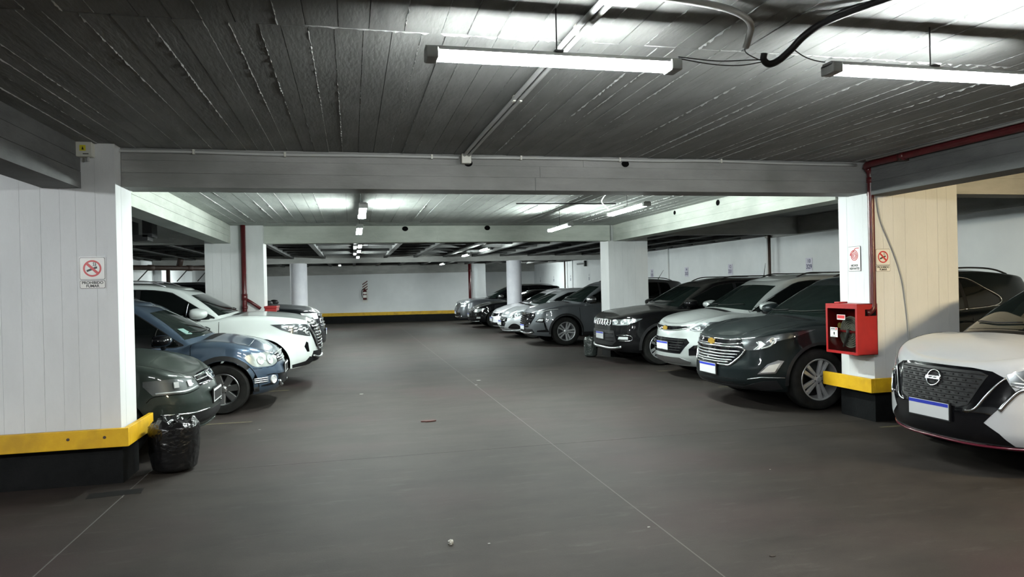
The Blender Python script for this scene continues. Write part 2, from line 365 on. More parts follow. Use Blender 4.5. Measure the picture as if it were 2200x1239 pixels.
# ---- beams
def beam(x0, x1, y0, y1, z0, z1, label, faces='y', mat=M_BEAM, splits=(0.36, 0.68)):
    e = empty('beam', ((x0+x1)/2, (y0+y1)/2, z0)); ox, oy, oz = e.location
    def bb(nm, a, b, c, d, p, q): return MB().box(a-ox, b-ox, c-oy, d-oy, p-oz, q-oz).build(nm, mat, e, bevel=0)
    t = 0.007; g = 0.0035
    bb('core', x0+t, x1-t, y0+t, y1-t, z0+t, z1)
    zs = [z0]+[z0+(z1-z0)*s for s in splits]+[z1]
    for k in range(len(zs)-1):
        d = random.uniform(0, 0.003)
        za, zb = zs[k]+(g if k else 0), zs[k+1]
        if 'y' in faces:
            L = x1-x0; cut = x0+L*random.uniform(0.35, 0.65)
            for a, b in ((x0, cut-g), (cut, x1)):
                bb('board', a, b, y0-d, y0+t, za, zb); bb('board', a, b, y1-t, y1+d, za, zb)
        if 'x' in faces:
            bb('board', x0-d, x0+t, y0, y1, za, zb); bb('board', x1-t, x1+d, y0, y1, za, zb)
    bb('soffit_board', x0+t, x1-t, y0+t, y1-t, z0, z0+t)
    return tag(e, label, 'beam', 'concrete beams')
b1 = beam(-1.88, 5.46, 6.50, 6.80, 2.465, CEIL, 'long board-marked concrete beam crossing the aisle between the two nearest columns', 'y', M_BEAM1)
beam(6.57, 9.86, 6.50, 6.80, 2.465, 2.96, 'warm-lit concrete beam end right of the cream column')
beam(-6.2, -3.02, 6.50, 6.80, 2.465, 2.96, 'concrete beam continuing left behind the nearest left column')
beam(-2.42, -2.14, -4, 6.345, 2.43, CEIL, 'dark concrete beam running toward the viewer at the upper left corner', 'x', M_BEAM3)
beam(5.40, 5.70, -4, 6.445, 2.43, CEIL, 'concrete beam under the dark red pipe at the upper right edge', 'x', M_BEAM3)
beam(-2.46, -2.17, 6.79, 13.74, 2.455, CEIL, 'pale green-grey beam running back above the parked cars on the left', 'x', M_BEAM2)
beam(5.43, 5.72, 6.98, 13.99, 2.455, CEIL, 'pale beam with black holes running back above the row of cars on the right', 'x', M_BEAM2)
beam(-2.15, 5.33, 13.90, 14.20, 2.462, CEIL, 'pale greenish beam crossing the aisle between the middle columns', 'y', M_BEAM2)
beam(6.23, 9.9, 13.95, 14.2, 2.58, 2.96, 'shaded concrete beam right of the right middle column')
beam(-6.2, -2.63, 13.90, 14.2, 2.462, 2.96, 'shaded concrete beam left of the left middle column')
beam(-6.2, 9.9, 24.35, 24.65, 2.462, 2.9, 'thin grey beam crossing far back above the two round columns', splits=(0.5,))
# ---- columns
def column(x0, x1, y0, y1, z1, label, wd=0.14, mat=M_WHITE, base=True):
    e = empty('column', ((x0+x1)/2, (y0+y1)/2, 0)); ox, oy, _ = e.location
    def bb(nm, a, b, c, d, p, q, m=mat): return MB().box(a-ox, b-ox, c-oy, d-oy, p, q).build(nm, m, e)
    t = 0.006; g = 0.0016
    bb('core', x0+t, x1-t, y0+t, y1-t, 0, z1)
    def strips(a, b):
        n = max(2, round((b-a)/wd)); c = [a]+[a+(b-a)*(i+random.uniform(-0.12, 0.12))/n for i in range(1, n)]+[b]
        return list(zip(c[:-1], c[1:]))
    for a, b in strips(x0, x1):
        d = random.uniform(0, 0.0022)
        bb('board', a+g*0.5, b-g*0.5, y0-d, y0+t, 0.3, z1); bb('board', a+g*0.5, b-g*0.5, y1-t, y1+d, 0.3, z1)
    for a, b in strips(y0, y1):
        d = random.uniform(0, 0.0022)
        bb('board', x0-d, x0+t, a+g*0.5, b-g*0.5, 0.3, z1); bb('board', x1-t, x1+d, a+g*0.5, b-g*0.5, 0.3, z1)
    if base: bb('painted_base', x0-0.008, x1+0.008, y0-0.008, y1+0.008, 0, 0.335, M_BLACKP)
    return tag(e, label, 'column', 'concrete columns')
col_l = column(-3.02, -1.885, 6.35, 6.775, CEIL+0.15, 'nearest left white column with no smoking sign and yellow guard band')
col_r = column(5.46, 6.565, 6.45, 6.97, 2.96, 'nearest right column, cream front face, carrying red hose cabinet')
column(-2.62, -1.60, 13.75, 14.25, 2.96, 'left middle white column with a dark red pipe down its front')
column(5.33, 6.22, 14.0, 14.5, 2.96, 'right middle white column behind the black car')
def round_col(x, y, r, label):
    e = empty('round_column', (x, y, 0))
    MB().lathe([(0.0, 0), (r, 0), (r, 0.33)], 32, 'z').build('painted_base', M_BLACKP, e, smooth=True, angle=0.6)
    MB().lathe([(r*1.01, 0.33), (r*1.01, 0.48), (r, 0.485)], 32, 'z').build('yellow_band', M_YELLOW, e, smooth=True, angle=0.6)
    MB().lathe([(r, 0.485), (r*0.995, 2.47)], 36, 'z').build('shaft', noisy('round_white', (0.62, 0.62, 0.68), (0.70, 0.70, 0.75), 3, 0.7, 0.5, 90), e, smooth=True)
    tag(e, label, 'column', 'round columns')
round_col(-1.74, 24.5, 0.28, 'round white column on the left, behind the dark pickup')
round_col(5.70, 24.5, 0.27, 'round white column on the right, behind the small silver hatchback')
# yellow guard bands standing off the near columns
def guard(segs, z0, z1, label, loc):
    e = empty('guard_band', (loc[0], loc[1], z0))
    for (a, b, c, d) in segs:
        MB().box(a-loc[0], b-loc[0], c-loc[1], d-loc[1], 0, z1-z0).build('guard_plank', M_YELLOW, e, bevel=0.004)
    return e
gl = guard([(-3.1, -1.80, 6.235, 6.275), (-1.84, -1.80, 6.28, 6.97)], 0.32, 0.47, '', (-1.82, 6.25))
tag(gl, 'yellow plank guard around the foot of the nearest left column', 'guard', 'yellow guards')
MB().box(-1.2, -0.05, 0.03, 0.09, 0.02, 0.13).build('spacer', M_BLACKP, gl); MB().box(-0.06, -0.02, 0.1, 0.6, 0.02, 0.12).build('spacer', M_BLACKP, gl)
for x in (-0.155, -0.42):
    o = MB().lathe([(0, 0), (0.012, 0), (0.012, 0.004), (0.006, 0.004), (0.006, 0.001), (0, 0.001)], 14, 'y').build('bolt', M_RUST, gl); o.location = (x, -0.019, 0.085)
gr = guard([(5.345, 5.385, 6.37, 7.15), (5.39, 6.62, 6.37, 6.41)], 0.325, 0.475, '', (5.365, 6.39))
tag(gr, 'yellow plank guard around the foot of the nearest right column', 'guard', 'yellow guards')
MB().box(0.02, 0.087, 0.05, 0.7, 0.02, 0.13).build('spacer', M_BLACKP, gr); MB().box(0.1, 1.2, 0.02, 0.052, 0.02, 0.13).build('spacer', M_BLACKP, gr)
# ================================================================ LAMPS
def lamp(x, y, z, along, label, tube=TUBE_COOL, drop=0.2, L=1.22, wires=True):
    e = empty('fluorescent_lamp', (x, y, z), 0 if along == 'x' else PI/2)
    col, st = tube; nm = 'tube_light_%d' % round(col[2]*1000)
    em = plain(nm, (0.8, 0.8, 0.8), 0.4, emit=col, estr=st)
    h = L/2
    hs = MB(); hs.prism([(-0.038, 0.0), (-0.032, 0.018), (0.032, 0.018), (0.038, 0.0)], -h, h, lambda u, v, q: (q, u, v)); hs.build('housing', M_HOUS, e)
    for s in (-1, 1):
        MB().box(s*h-(0.055 if s > 0 else 0), s*h+(0.055 if s < 0 else 0), -0.048, 0.048, -0.038, 0.012).build('lamp_holder', M_HOUS, e, bevel=0.006)
    for yy in (-0.022, 0.022):
        MB().tube([(-h+0.05, yy, -0.019), (h-0.05, yy, -0.019)], 0.0165, 6, cap=False).build('tube', em, e, smooth=True)
    if drop > 0.05:
        MB().tube([(0, 0, 0.018), (0.0, 0, drop)], 0.0035, 6).build('hanger_wire', M_CABLE, e)
        MB().box(-0.02, 0.02, -0.04, 0.04, 0.018, 0.026).build('clip', M_CABLE, e)
    return tag(e, label, 'lamp', 'fluorescent lamps')
lamp(0.927, 3.03, 2.575, 'x', 'lit fluorescent lamp hanging crosswise near the top centre, the nearest', TUBE_NEAR, drop=0.225, L=1.19)
lamp(2.855, 2.945, 2.575, 'x', 'lit fluorescent lamp hanging crosswise at the upper right edge', TUBE_NEAR, drop=0.225, L=1.19)
lamp(0.135, 7.95, 2.43, 'y', 'lit fluorescent lamp seen end-on just behind the first crossing beam', drop=0.37)
lamp(0.125, 10.4, 2.43, 'y', 'lit fluorescent lamp seen end-on in front of the second crossing beam', drop=0.37)
lamp(3.34, 8.1, 2.475, 'y', 'lit fluorescent lamp hanging above the aisle before the right cars, the larger', drop=0.325)
lamp(3.33, 10.95, 2.50, 'y', 'lit fluorescent lamp hanging before the right middle column, the smaller one', drop=0.30)
lamp(0.2, 16.2, 2.56, 'y', 'lit lamp among the dark ribs, nearest of the central far lamps', TUBE_FAR, drop=0.32)
lamp(0.2, 18.3, 2.56, 'y', 'lit lamp among the dark ribs, second of the central far lamps', TUBE_FAR, drop=0.32)
lamp(0.2, 21.6, 2.56, 'y', 'lit lamp among the dark ribs, third of the central far lamps', TUBE_FAR, drop=0.32)
lamp(-0.45, 28.0, 2.54, 'y', 'small lit lamp behind the thin far beam left of centre', TUBE_FAR, drop=0.32)
lamp(3.5, 18.4, 2.56, 'y', 'lit lamp among the ribs on the right side, nearer one', TUBE_FAR, drop=0.32)
lamp(3.5, 21.6, 2.56, 'y', 'lit lamp among the ribs on the right side, farther one', TUBE_FAR, drop=0.32)
lamp(3.65, 28.6, 2.54, 'y', 'small lit lamp far back right near the far wall', TUBE_FAR, drop=0.32)
lamp(6.7, 1.0, 2.60, 'x', 'warm fluorescent lamp above the aisle stalls right of the viewer', TUBE_WARM, drop=0.36)
lamp(7.6, 32.6, 2.54, 'y', 'lamp hidden behind the right round column in the far corner', TUBE_DIM, drop=0.32)
lamp(-4.3, 1.3, 2.62, 'x', 'lamp above the stalls left of the viewer', TUBE_SIDE, drop=0.34)
lamp(-4.6, 27.0, 2.54, 'y', 'unseen lamp added above the far left stalls', drop=0.32)  # added lamp, out of view, lighting the far left
# ================================================================ CARS
class Car:
    """car in its own frame: front at x=0, x runs back, y sideways, z up"""
    def __init__(s, S):
        s.S = S; s.root = empty('car', (S['x'], S['y'], 0), S.get('rz', 0.0))
        tag(s.root, S['label'], 'car', S['group'])
        s.q = S.get('q', 1.0); s.paint = S['paint']; s.shell()
    # ---- shell
    def shell(s):
        S = s.S; L = S['L']; hw = S['W']/2; Df, nf = S.get('front', (0.75, 2.5)); Dr, nr = S.get('rear', (0.45, 2.9))
        th = np.linspace(0, PI/2, 90)
        fx = Df*(1-np.cos(th)**(2/nf)); fy = hw*np.sin(th)**(2/nf)
        rx = L-Dr*(1-np.cos(th)**(2/nr)); ry = hw*np.sin(th)**(2/nr)
        mx = np.linspace(Df, L-Dr, 60)[1:-1]
        px = np.concatenate([fx, mx, rx[::-1]]); py = np.concatenate([fy, np.full(len(mx), hw), ry[::-1]])
        ds = np.hypot(np.diff(px), np.diff(py)); keep = np.concatenate([[True], ds > 1e-7]); px, py = px[keep], py[keep]
        sd = np.concatenate([[0], np.cumsum(np.hypot(np.diff(px), np.diff(py)))]); T = sd[-1]
        R = S['tyre']; Ra = S.get('arch', R+0.045); wx = [S['ax'], S['ax']+S['wb']]; s.wx = wx; s.R = R; s.Ra = Ra
        step = 0.045/s.q; base = np.arange(0, T, step)
        bx = np.interp(base, sd, px); ok = np.ones(len(base), bool); arch = []
        for c in wx:
            ok &= ~((bx > c-Ra-0.03) & (bx < c+Ra+0.03))
            a = np.linspace(0, PI, max(14, int(30*s.q))); xs_ = np.concatenate([[c-Ra-0.025, c-Ra-0.003], c-Ra*np.cos(a), [c+Ra+0.003, c+Ra+0.025]])
            arch.append(np.interp(xs_, px, sd))
        st = np.sort(np.concatenate([base[ok], *arch, [T]])); st = st[np.concatenate([[True], np.diff(st) > 1e-5])]
        X = np.interp(st, sd, px); Y = np.interp(st, sd, py)
        e = 2e-3; tx = np.interp(st+e, sd, px)-np.interp(st-e, sd, px); ty = np.interp(st+e, sd, py)-np.interp(st-e, sd, py)
        ln = np.hypot(tx, ty); nx, ny = -ty/ln, tx/ln; nx[0], ny[0] = -1, 0; nx[-1], ny[-1] = 1, 0
        tp = pch(S.get('taper', [(0, 1), (L, 1)])); Y = Y*tp(X)
        s.ze = pch(S['ze']); s.cr = pch(S['crown']); z0 = pch(S.get('z0', [(0, 0.22), (L, 0.24)])); zn = 0.2
        ZE = s.ze(X); ZB = z0(X).copy()
        for c in wx:
            ins = np.abs(X-c) <= Ra+1e-6; ZB[ins] = np.maximum(ZB[ins], R+np.sqrt(np.maximum(Ra**2-(X[ins]-c)**2, 0)))
        F, Sd, B = pch(S['F']), pch(S['Sd']), pch(S.get('B', [(0, 0.1), (0.3, 0), (0.7, 0.03), (1, 0.1)]))
        fl = S.get('fillet', (0.07, 0.07)); nrow = int(26*s.q)+4
        rf = 1-(1-np.linspace(0, 1, nrow))**1.35
        wf = np.where(nx < 0, nx**2, 0); wr_ = np.where(nx > 0, nx**2, 0); ws = ny**2
        rows = []
        for k in range(nrow):
            Z = ZB+(ZE-ZB)*rf[k]; v = np.clip((Z-zn)/(ZE-zn), 0, 1)
            d = wf*F(v)+ws*Sd(v)+wr_*B(v)
            q = np.clip((Z-(ZE-fl[1]))/fl[1], 0, 1); d = d+fl[0]*(1-np.sqrt(np.maximum(1-q*q, 0)))
            for c in wx:
                dist = np.hypot(X-c, Z-R); d = d-ws*S.get('flare', 0.012)*np.exp(-((dist-Ra)/0.06)**2)
            yy = Y-ny*d; xx = X-nx*d
            yy = np.where(Y < 1e-6, 0, np.maximum(yy, 0.0)); rows.append(np.stack([xx, yy, Z], 1))
        Wp = np.array(rows)                              # row, station, 3
        m = int(9*s.q)+3; cap = []
        for k in range(m):
            t = 1-k/(m-1); P = Wp[-1].copy(); P[:, 1] *= t; P[:, 2] += s.cr(X)*(1-t*t)**2*np.clip(Wp[-1][:, 1]/0.35, 0, 1); cap.append(P)
        cap = np.array(cap)
        und = [Wp[0].copy(), Wp[0].copy()]; und[1][:, 1] = 0
        s.cabin()
        V = []; Fc = {'body': [], 'hood': [], 'front_bumper': [], 'under': []}
        def add(G, fn, flip):
            b = len(V); r, c = G.shape[:2]; V.extend(map(tuple, G.reshape(-1, 3)))
            for i in range(r-1):
                for j in range(c-1):
                    qd = (b+i*c+j, b+i*c+j+1, b+(i+1)*c+j+1, b+(i+1)*c+j)
                    cen = (G[i, j]+G[i+1, j+1])/2; Fc[fn(cen)].append(qd[::-1] if flip else qd)
        bz = S.get('bump_z', 0.66); bxm = wx[0]-Ra+0.0; xc = S['cab']['xc']+0.02
        for sg in (1, -1):
            mr = np.array([1, sg, 1.0]); fp = sg > 0
            add(Wp*mr, lambda c: 'front_bumper' if c[0] < bxm and c[2] < bz else 'body', fp)
            add(cap*mr, lambda c: 'hood' if c[0] < xc else 'body', fp)
            add(np.array(und)*mr, lambda c: 'under', not fp)
        s.allv, s.allf = list(V), [f for k in Fc for f in Fc[k]]
        for nm in ('body', 'hood', 'front_bumper'):
            fs = Fc[nm]; 
            if nm == 'body': s.mesh('body', V, [fs, Fc['under']], [s.paint, M_UNDER])
            else: s.mesh(nm, V, [fs], [S.get('bump_mat', s.paint) if nm == 'front_bumper' else s.paint])
        b = len(s.allv); s.allv += s.cabv; s.allf += [tuple(i+b for i in f) for f in s.cabf]
        s.bvh = BVHTree.FromPolygons([Vector(v) for v in s.allv], s.allf)
        s.mesh('cabin', s.cabv, [s.cabf], [S.get('roof_mat', s.paint)])
    def mesh(s, nm, V, groups, mats):
        used = sorted({i for g in groups for f in g for i in f}); mp = {k: i for i, k in enumerate(used)}
        me = bpy.data.meshes.new(nm); F = [tuple(mp[i] for i in f) for g in groups for f in g]
        me.from_pydata([V[i] for i in used], [], F)
        for m in mats: me.materials.append(m)
        mi = [k for k, g in enumerate(groups) for f in g]; me.polygons.foreach_set('material_index', mi)
        bm = bmesh.new(); bm.from_mesh(me)
        n0 = len(groups[0]); outer = {v for f in list(bm.faces)[:n0] for v in f.verts}
        bmesh.ops.remove_doubles(bm, verts=list(outer), dist=2e-5)
        bmesh.ops.dissolve_degenerate(bm, edges=bm.edges, dist=1e-6)
        bm.to_mesh(me); bm.free()
        me.polygons.foreach_set('use_smooth', [True]*len(me.polygons)); me.update()
        o = bpy.data.objects.new(nm, me); C.objects.link(o); o.parent = s.root; return o
    def cabin(s):
        K = s.S['cab']; L = s.S['L']; hb, ht = K['hb'], K['ht']; xc, xa = K['xc'], K['xa']; xr, xd, xt, xb = K['xr'], K['xd'], K['xt'], K['xb']
        # base outline (belt) and roof outline, matching control points; front glass, side, back glass
        base = [(xc, 0), (xc+0.02, 0.3*hb), (xc+0.07, 0.62*hb), (xc+0.17, 0.86*hb), (xa, hb*0.985), (xa+0.35, hb), ((xa+xd)/2, hb+0.012), (xd-0.4, hb), (xd, hb*0.97), (xd+(xb-xd)*0.75, 0.82*hb), (xb-0.02, 0.45*hb), (xb, 0)]
        top = [(xr, 0), (xr+0.012, 0.3*ht), (xr+0.04, 0.62*ht), (xr+0.09, 0.86*ht), (xr+0.20, ht*0.99), (xr+0.5, ht), ((xr+xt)/2, ht+0.01), (xt-0.55, ht-0.005), (xt-0.22, ht*0.97), (xt-0.07, 0.82*ht), (xt-0.01, 0.45*ht), (xt, 0)]
        n = int(7*s.q)+3; Bc = np.array(catmull(base, n)); Tc = np.array(catmull(top, n)); Bc[:, 1] = np.maximum(Bc[:, 1], 0); Tc[:, 1] = np.maximum(Tc[:, 1], 0)
        Bc[0, 1] = Bc[-1, 1] = Tc[0, 1] = Tc[-1, 1] = 0
        s.zr = pch([(a, b-0.045) for a, b in K['zr']]); zb = s.ze(Bc[:, 0])+s.cr(Bc[:, 0])*np.clip(1-Bc[:, 1]/hb, 0, 1)**0.7-0.05
        zb -= 0.12*np.clip((Bc[:, 0]-(xb-0.3))/0.3, 0, 1)
        zt = s.zr(Tc[:, 0])
        B3 = np.column_stack([Bc, zb]); T3 = np.column_stack([Tc, zt])
        ins = K.get('rad', 0.07); rows = []; nw = int(11*s.q)+4
        cx = (xr+xt)/2
        dirn = np.column_stack([np.clip(cx-Tc[:, 0], -1, 1)*0.9, -Tc[:, 1]]); dirn /= np.maximum(np.hypot(*dirn.T), 1e-6)[:, None]
        Ti = T3.copy(); Ti[:, :2] += dirn*ins; Ti[:, 2] += 0.012; Ti[0, 1] = Ti[-1, 1] = 0; Ti[:, 1] = np.maximum(Ti[:, 1], 0)
        Lw = np.linalg.norm(T3-B3, axis=1)[:, None]; Q = T3-(T3-B3)/Lw*ins*0.9
        bl = K.get('bulge', 0.035)
        for k in range(nw):
            w = k/(nw-1); P = B3+(Q-B3)*w
            out = np.column_stack([-dirn, np.zeros(len(dirn))]); P = P+out*(bl*math.sin(PI*w)); P[0, 1] = P[-1, 1] = 0; rows.append(P)
        for k in range(1, 6):
            t = k/5; rows.append((1-t)**2*Q+2*t*(1-t)*T3+t*t*Ti)
        G = np.array(rows); m = int(8*s.q)+3; cap = []
        for k in range(m):
            t = 1-k/(m-1); P = G[-1].copy(); P[:, 1] *= t; P[:, 2] += K.get('rc', 0.035)*(1-t*t)*np.clip(G[-1][:, 1]/0.4, 0, 1); cap.append(P)
        cap = np.array(cap); s.cabv = []; s.cabf = []
        for A in (G, cap):
            for sg in (1, -1):
                b = len(s.cabv); r, c = A.shape[:2]; s.cabv.extend(map(tuple, (A*np.array([1, sg, 1.0])).reshape(-1, 3)))
                for i in range(r-1):
                    for j in range(c-1):
                        qd = (b+i*c+j, b+i*c+j+1, b+(i+1)*c+j+1, b+(i+1)*c+j); s.cabf.append(qd[::-1] if sg > 0 else qd)
    # ---- surface queries
    def hit(s, o, d):
        l, n, i, t = s.bvh.ray_cast(Vector(o), Vector(d))
        if l is None: l, n, i, t = s.bvh.find_nearest(Vector(o)+Vector(d)*5.0)
        if n.dot(Vector(d)) > 0: n = -n
        return l, n
    def pt(s, p, sg=1):
        k = p[0]
        if k == 'f': return s.hit((-5, p[1]*sg, p[2]), (1, 0, 0))
        if k == 's': return s.hit((p[1], 5*sg, p[2]), (0, -sg, 0))
        if k == 't': return s.hit((p[1], p[2]*sg, 6), (0, 0, -1))
        if k == 'b': return s.hit((s.S['L']+5, p[1]*sg, p[2]), (-1, 0, 0))
    def patch(s, nm, pts, mat, off=0.004, ang=None, sg=1, res=0.05, parent=None, rnd=0, rim=None, sm=2):
        """thin shell lying on the body, outlined by surface points"""
        P3 = [s.pt(p, sg)[0] for p in pts]; k = pts[0][0]
        if ang is None: d = {'f': Vector((1, 0, 0)), 's': Vector((0, -sg, 0)), 't': Vector((0, 0, -1)), 'b': Vector((-1, 0, 0))}[k]
        else: d = Vector((math.cos(ang), -sg*math.sin(ang), 0))
        if k == 't' and ang is None: U, Vv = Vector((1, 0, 0)), Vector((0, 1, 0))
        else: U, Vv = Vector((-d.y, d.x, 0)), Vector((0, 0, 1))
        P2 = [np.array((p.dot(U), p.dot(Vv))) for p in P3]
        if rnd: P2 = catmull(P2, rnd, True)
        poly = []
        for a, b in zip(P2, P2[1:]+P2[:1]):
            n = max(1, int(np.linalg.norm(b-a)/res)); poly += [a+(b-a)*t/n for t in range(n)]
        A = np.array(poly); nb = len(A); lo, hi = A.min(0), A.max(0); inner = []
        gx = np.arange(lo[0]+res*0.5, hi[0], res); gy = np.arange(lo[1]+res*0.5, hi[1], res)
        if len(gx) and len(gy):
            GX, GY = np.meshgrid(gx, gy); q = np.column_stack([GX.ravel(), GY.ravel()])
            x1, y1 = A[:, 0], A[:, 1]; x2, y2 = np.roll(x1, -1), np.roll(y1, -1)
            c = ((y1 > q[:, 1:2]) != (y2 > q[:, 1:2])) & (q[:, 0:1] < (x2-x1)*(q[:, 1:2]-y1)/np.where(np.abs(y2-y1) < 1e-12, 1e-12, y2-y1)+x1)
            ins = c.sum(1) % 2 == 1
            t = np.clip(((q[:, None, 0]-x1)*(x2-x1)+(q[:, None, 1]-y1)*(y2-y1))/np.maximum((x2-x1)**2+(y2-y1)**2, 1e-12), 0, 1)
            dd = np.hypot(q[:, None, 0]-x1-t*(x2-x1), q[:, None, 1]-y1-t*(y2-y1)).min(1)
            inner = q[ins & (dd > res*0.35)]
        vs = [Vector(p) for p in A]+[Vector(p) for p in inner]
        ov, oe, of, _, _, _ = delaunay_2d_cdt(vs, [(i, (i+1) % nb) for i in range(nb)], [], 1, 1e-6)
        V = []; Nn = []
        for v in ov:
            l, n = s.hit(U*v.x+Vv*v.y-d*5+(Vector((0, 0, 0))), d) if k != 't' or ang is not None else s.hit((v.x, v.y, 6), d)
            V.append(l+n*off); Nn.append(n)
        me = bpy.data.meshes.new(nm); bm = bmesh.new(); bv = [bm.verts.new(v) for v in V]
        for f in of:
            try: bm.faces.new([bv[i] for i in f])
            except ValueError: pass
        bm.verts.ensure_lookup_table()
        for f in bm.faces:
            f.normal_update()
            if f.normal.dot(d) > 0: f.normal_flip()
        bd = [e for e in bm.edges if e.is_boundary]; bset = {v for e in bd for v in e.verts}
        free = [v for v in bm.verts if v not in bset]
        for _ in range(sm):
            if free: bmesh.ops.smooth_vert(bm, verts=free, factor=0.5, use_axis_x=True, use_axis_y=True, use_axis_z=True)
        for v in free:
            l, n, i, t = s.bvh.find_nearest(v.co)
            if n.dot(d) > 0: n = -n
            sd_ = (v.co-l).dot(n)
            if sd_ < off: v.co += n*(off-sd_)
        for f in bm.faces: f.smooth = True
        ex = bmesh.ops.extrude_edge_only(bm, edges=bd); nv = [g for g in ex['geom'] if isinstance(g, bmesh.types.BMVert)]
        rm = off+0.003 if rim is None else rim
        for v in nv:
            l, n, i, t = s.bvh.find_nearest(v.co); v.co = v.co-(n if n.dot(d) < 0 else -n)*rm
        for g in ex['geom']:
            if isinstance(g, bmesh.types.BMEdge): g.smooth = False
        for e in bd: e.smooth = False
        bm.to_mesh(me); bm.free(); me.materials.append(mat); me.update()
        o = bpy.data.objects.new(nm, me); C.objects.link(o); o.parent = parent or s.root; return o
    def both(s, nm, pts, mat, **k): return [s.patch(nm, pts, mat, sg=g, **k) for g in (1, -1)]
    def trim(s, nm, pts, r, mat, sg=1, n=4, off=0.0, closed=False, parent=None, flat=1.0, sides=6, full=False):
        """bar bent over the body surface through the given points; full mirrors it across the middle"""
        P = [s.pt(p, sg) for p in pts]; P3 = [l+nn*off for l, nn in P]
        if full: P3 = [Vector((p.x, -p.y, p.z)) for p in P3[:0:-1]]+P3 if abs(P3[0].y) < 1e-3 else [Vector((p.x, -p.y, p.z)) for p in P3[::-1]]+P3
        Q = []
        for q_ in catmull([tuple(p) for p in P3], n, closed):
            l, nn, i_, t_ = s.bvh.find_nearest(Vector(q_))
            if (l-Vector(q_)).length < 0.2:
                dv = Vector((l.x-s.S['L']*0.5, l.y, l.z-0.5))
                if nn.dot(dv) < 0: nn = -nn
                Q.append(l+nn*off)
            else: Q.append(Vector(q_))
        return MB().tube([tuple(q) for q in Q], r, sides, closed=closed, flat=flat).build(nm, mat, parent or s.root, smooth=True, fix=False)
    def tboth(s, nm, pts, r, mat, **k): return [s.trim(nm, pts, r, mat, sg=g, **k) for g in (1, -1)]
    # ---- standard equipment
    def wheels(s, kind='double', spokes=5, rim=None, mat=M_ALLOY, wall=0.235):
        R = s.R; rr = rim or R*0.63; wd = wall
        tp = [(rr-0.02, -wd/2+0.01), (rr+0.004, -wd/2), (R*0.93, -wd/2-0.004), (R*0.985, -wd/2+0.02), (R, -wd/2+0.05), (R, wd/2-0.05), (R*0.985, wd/2-0.02), (R*0.93, wd/2+0.004), (rr+0.03, wd/2+0.003), (rr+0.004, wd/2-0.006), (rr-0.02, wd/2-0.03)]
        rp = [(rr+0.004, wd/2-0.008), (rr-0.002, wd/2-0.002), (rr-0.014, wd/2-0.008), (rr-0.02, wd/2-0.03), (rr-0.035, 0.0), (rr-0.04, -wd/2+0.02)]
        yo = s.S['W']/2-wd/2-s.S.get('wtuck', 0.02)
        first = None
        for x in s.wx:
            for sg in (1, -1):
                if first is None:
                    w_ = MB().lathe(tp, 44).build('wheel', M_TYRE, s.root, smooth=True, angle=0.9)
                    ks = [MB().lathe(rp, 40).build('rim', mat, w_, smooth=True, angle=0.5)]
                    ks.append(MB().lathe([(0, -0.03), (rr-0.035, -0.03), (rr-0.035, -0.02)], 28).build('brake_disc', M_ALLOYD, w_))
                    y1 = wd/2-0.012
                    for k in range(spokes):
                        a = 2*PI*k/spokes+PI/2; ca, sa = math.cos(a), math.sin(a)
                        mb = MB()
                        def bar(o0, o1, w0, w1, r0, r1, h0, h1):
                            pts = [(r0, o0-w0), (r1, o1-w1), (r1, o1+w1), (r0, o0+w0)]
                            b = len(mb.v)
                            for dz, sc in ((0, 1.0), (-0.028, 1.25)):
                                for i, (u, v) in enumerate(pts):
                                    h = (h0 if u == r0 else h1)+dz; cc = o0 if u == r0 else o1; vv = cc+(v-cc)*sc
                                    mb.v.append((u*ca-vv*sa, h, u*sa+vv*ca))
                            for q in ((0, 1, 2, 3), (7, 6, 5, 4), (0, 4, 5, 1), (1, 5, 6, 2), (2, 6, 7, 3), (3, 7, 4, 0)): mb.f.append(tuple(b+i for i in q)); mb.m.append(0)
                        if kind == 'double':
                            for g in (-1, 1): bar(g*0.017, g*0.043, 0.015, 0.022, 0.035, rr-0.012, y1-0.022, y1-0.004)
                        elif kind == 'thick': bar(0, 0, 0.030, 0.040, 0.035, rr-0.012, y1-0.02, y1-0.004)
                        else: bar(0, 0, 0.018, 0.024, 0.035, rr-0.012, y1-0.02, y1-0.004)
                        ks.append(mb.build('spoke', mat, w_, fix=True, bevel=0.003))
                    ks.append(MB().lathe([(0, y1-0.004), (0.028, y1-0.006), (0.034, y1-0.014), (0.06, y1-0.022), (0.066, y1-0.05)], 20).build('hub_cap', mat, w_, smooth=True, angle=0.6))
                    for k in range(5):
                        a = 2*PI*(k+0.5)/5; ks.append(MB().lathe([(0, y1-0.012), (0.007, y1-0.012), (0.008, y1-0.03)], 8, c=(0.048*math.cos(a), 0, 0.048*math.sin(a))).build('lug_nut', M_ALLOYD, w_))
                    first = (w_, ks); o = w_
                else:
                    o = first[0].copy(); C.objects.link(o); o.parent = s.root
                    for kk in first[1]:
                        c2 = kk.copy(); C.objects.link(c2); c2.parent = o
                o.location = (x, sg*yo, R); o.rotation_euler = (0, 0.35*sg, 0 if sg > 0 else PI)
    def glass(s, B=None, Cc=None, D=None, tint=M_GLASS, ws=M_WSHIELD, quarter=True, frame=None, lo=0.03, up=0.075):
        K = s.S['cab']; xa, xr, xd, xt = K['xa'], K['xr'], K['xd'], K['xt']; hb, ht = K['hb'], K['ht']
        # windscreen
        xc = K['xc']; zc = float(s.ze(xc)+s.cr(xc)); zt = float(s.zr(xr))
        zb0 = zc+K.get('wlow', 0.015); yb = 0.93*hb; yt = 0.93*ht
        bot = [('f', -yb+2*yb*i/8, zb0+K.get('wcurve', -0.045)*(abs(i-4)/4)**2) for i in range(9)]
        topp = [('f', yt-2*yt*i/8, zt-0.055-K.get('tcurve', 0.02)*(abs(i-4)/4)**2) for i in range(9)]
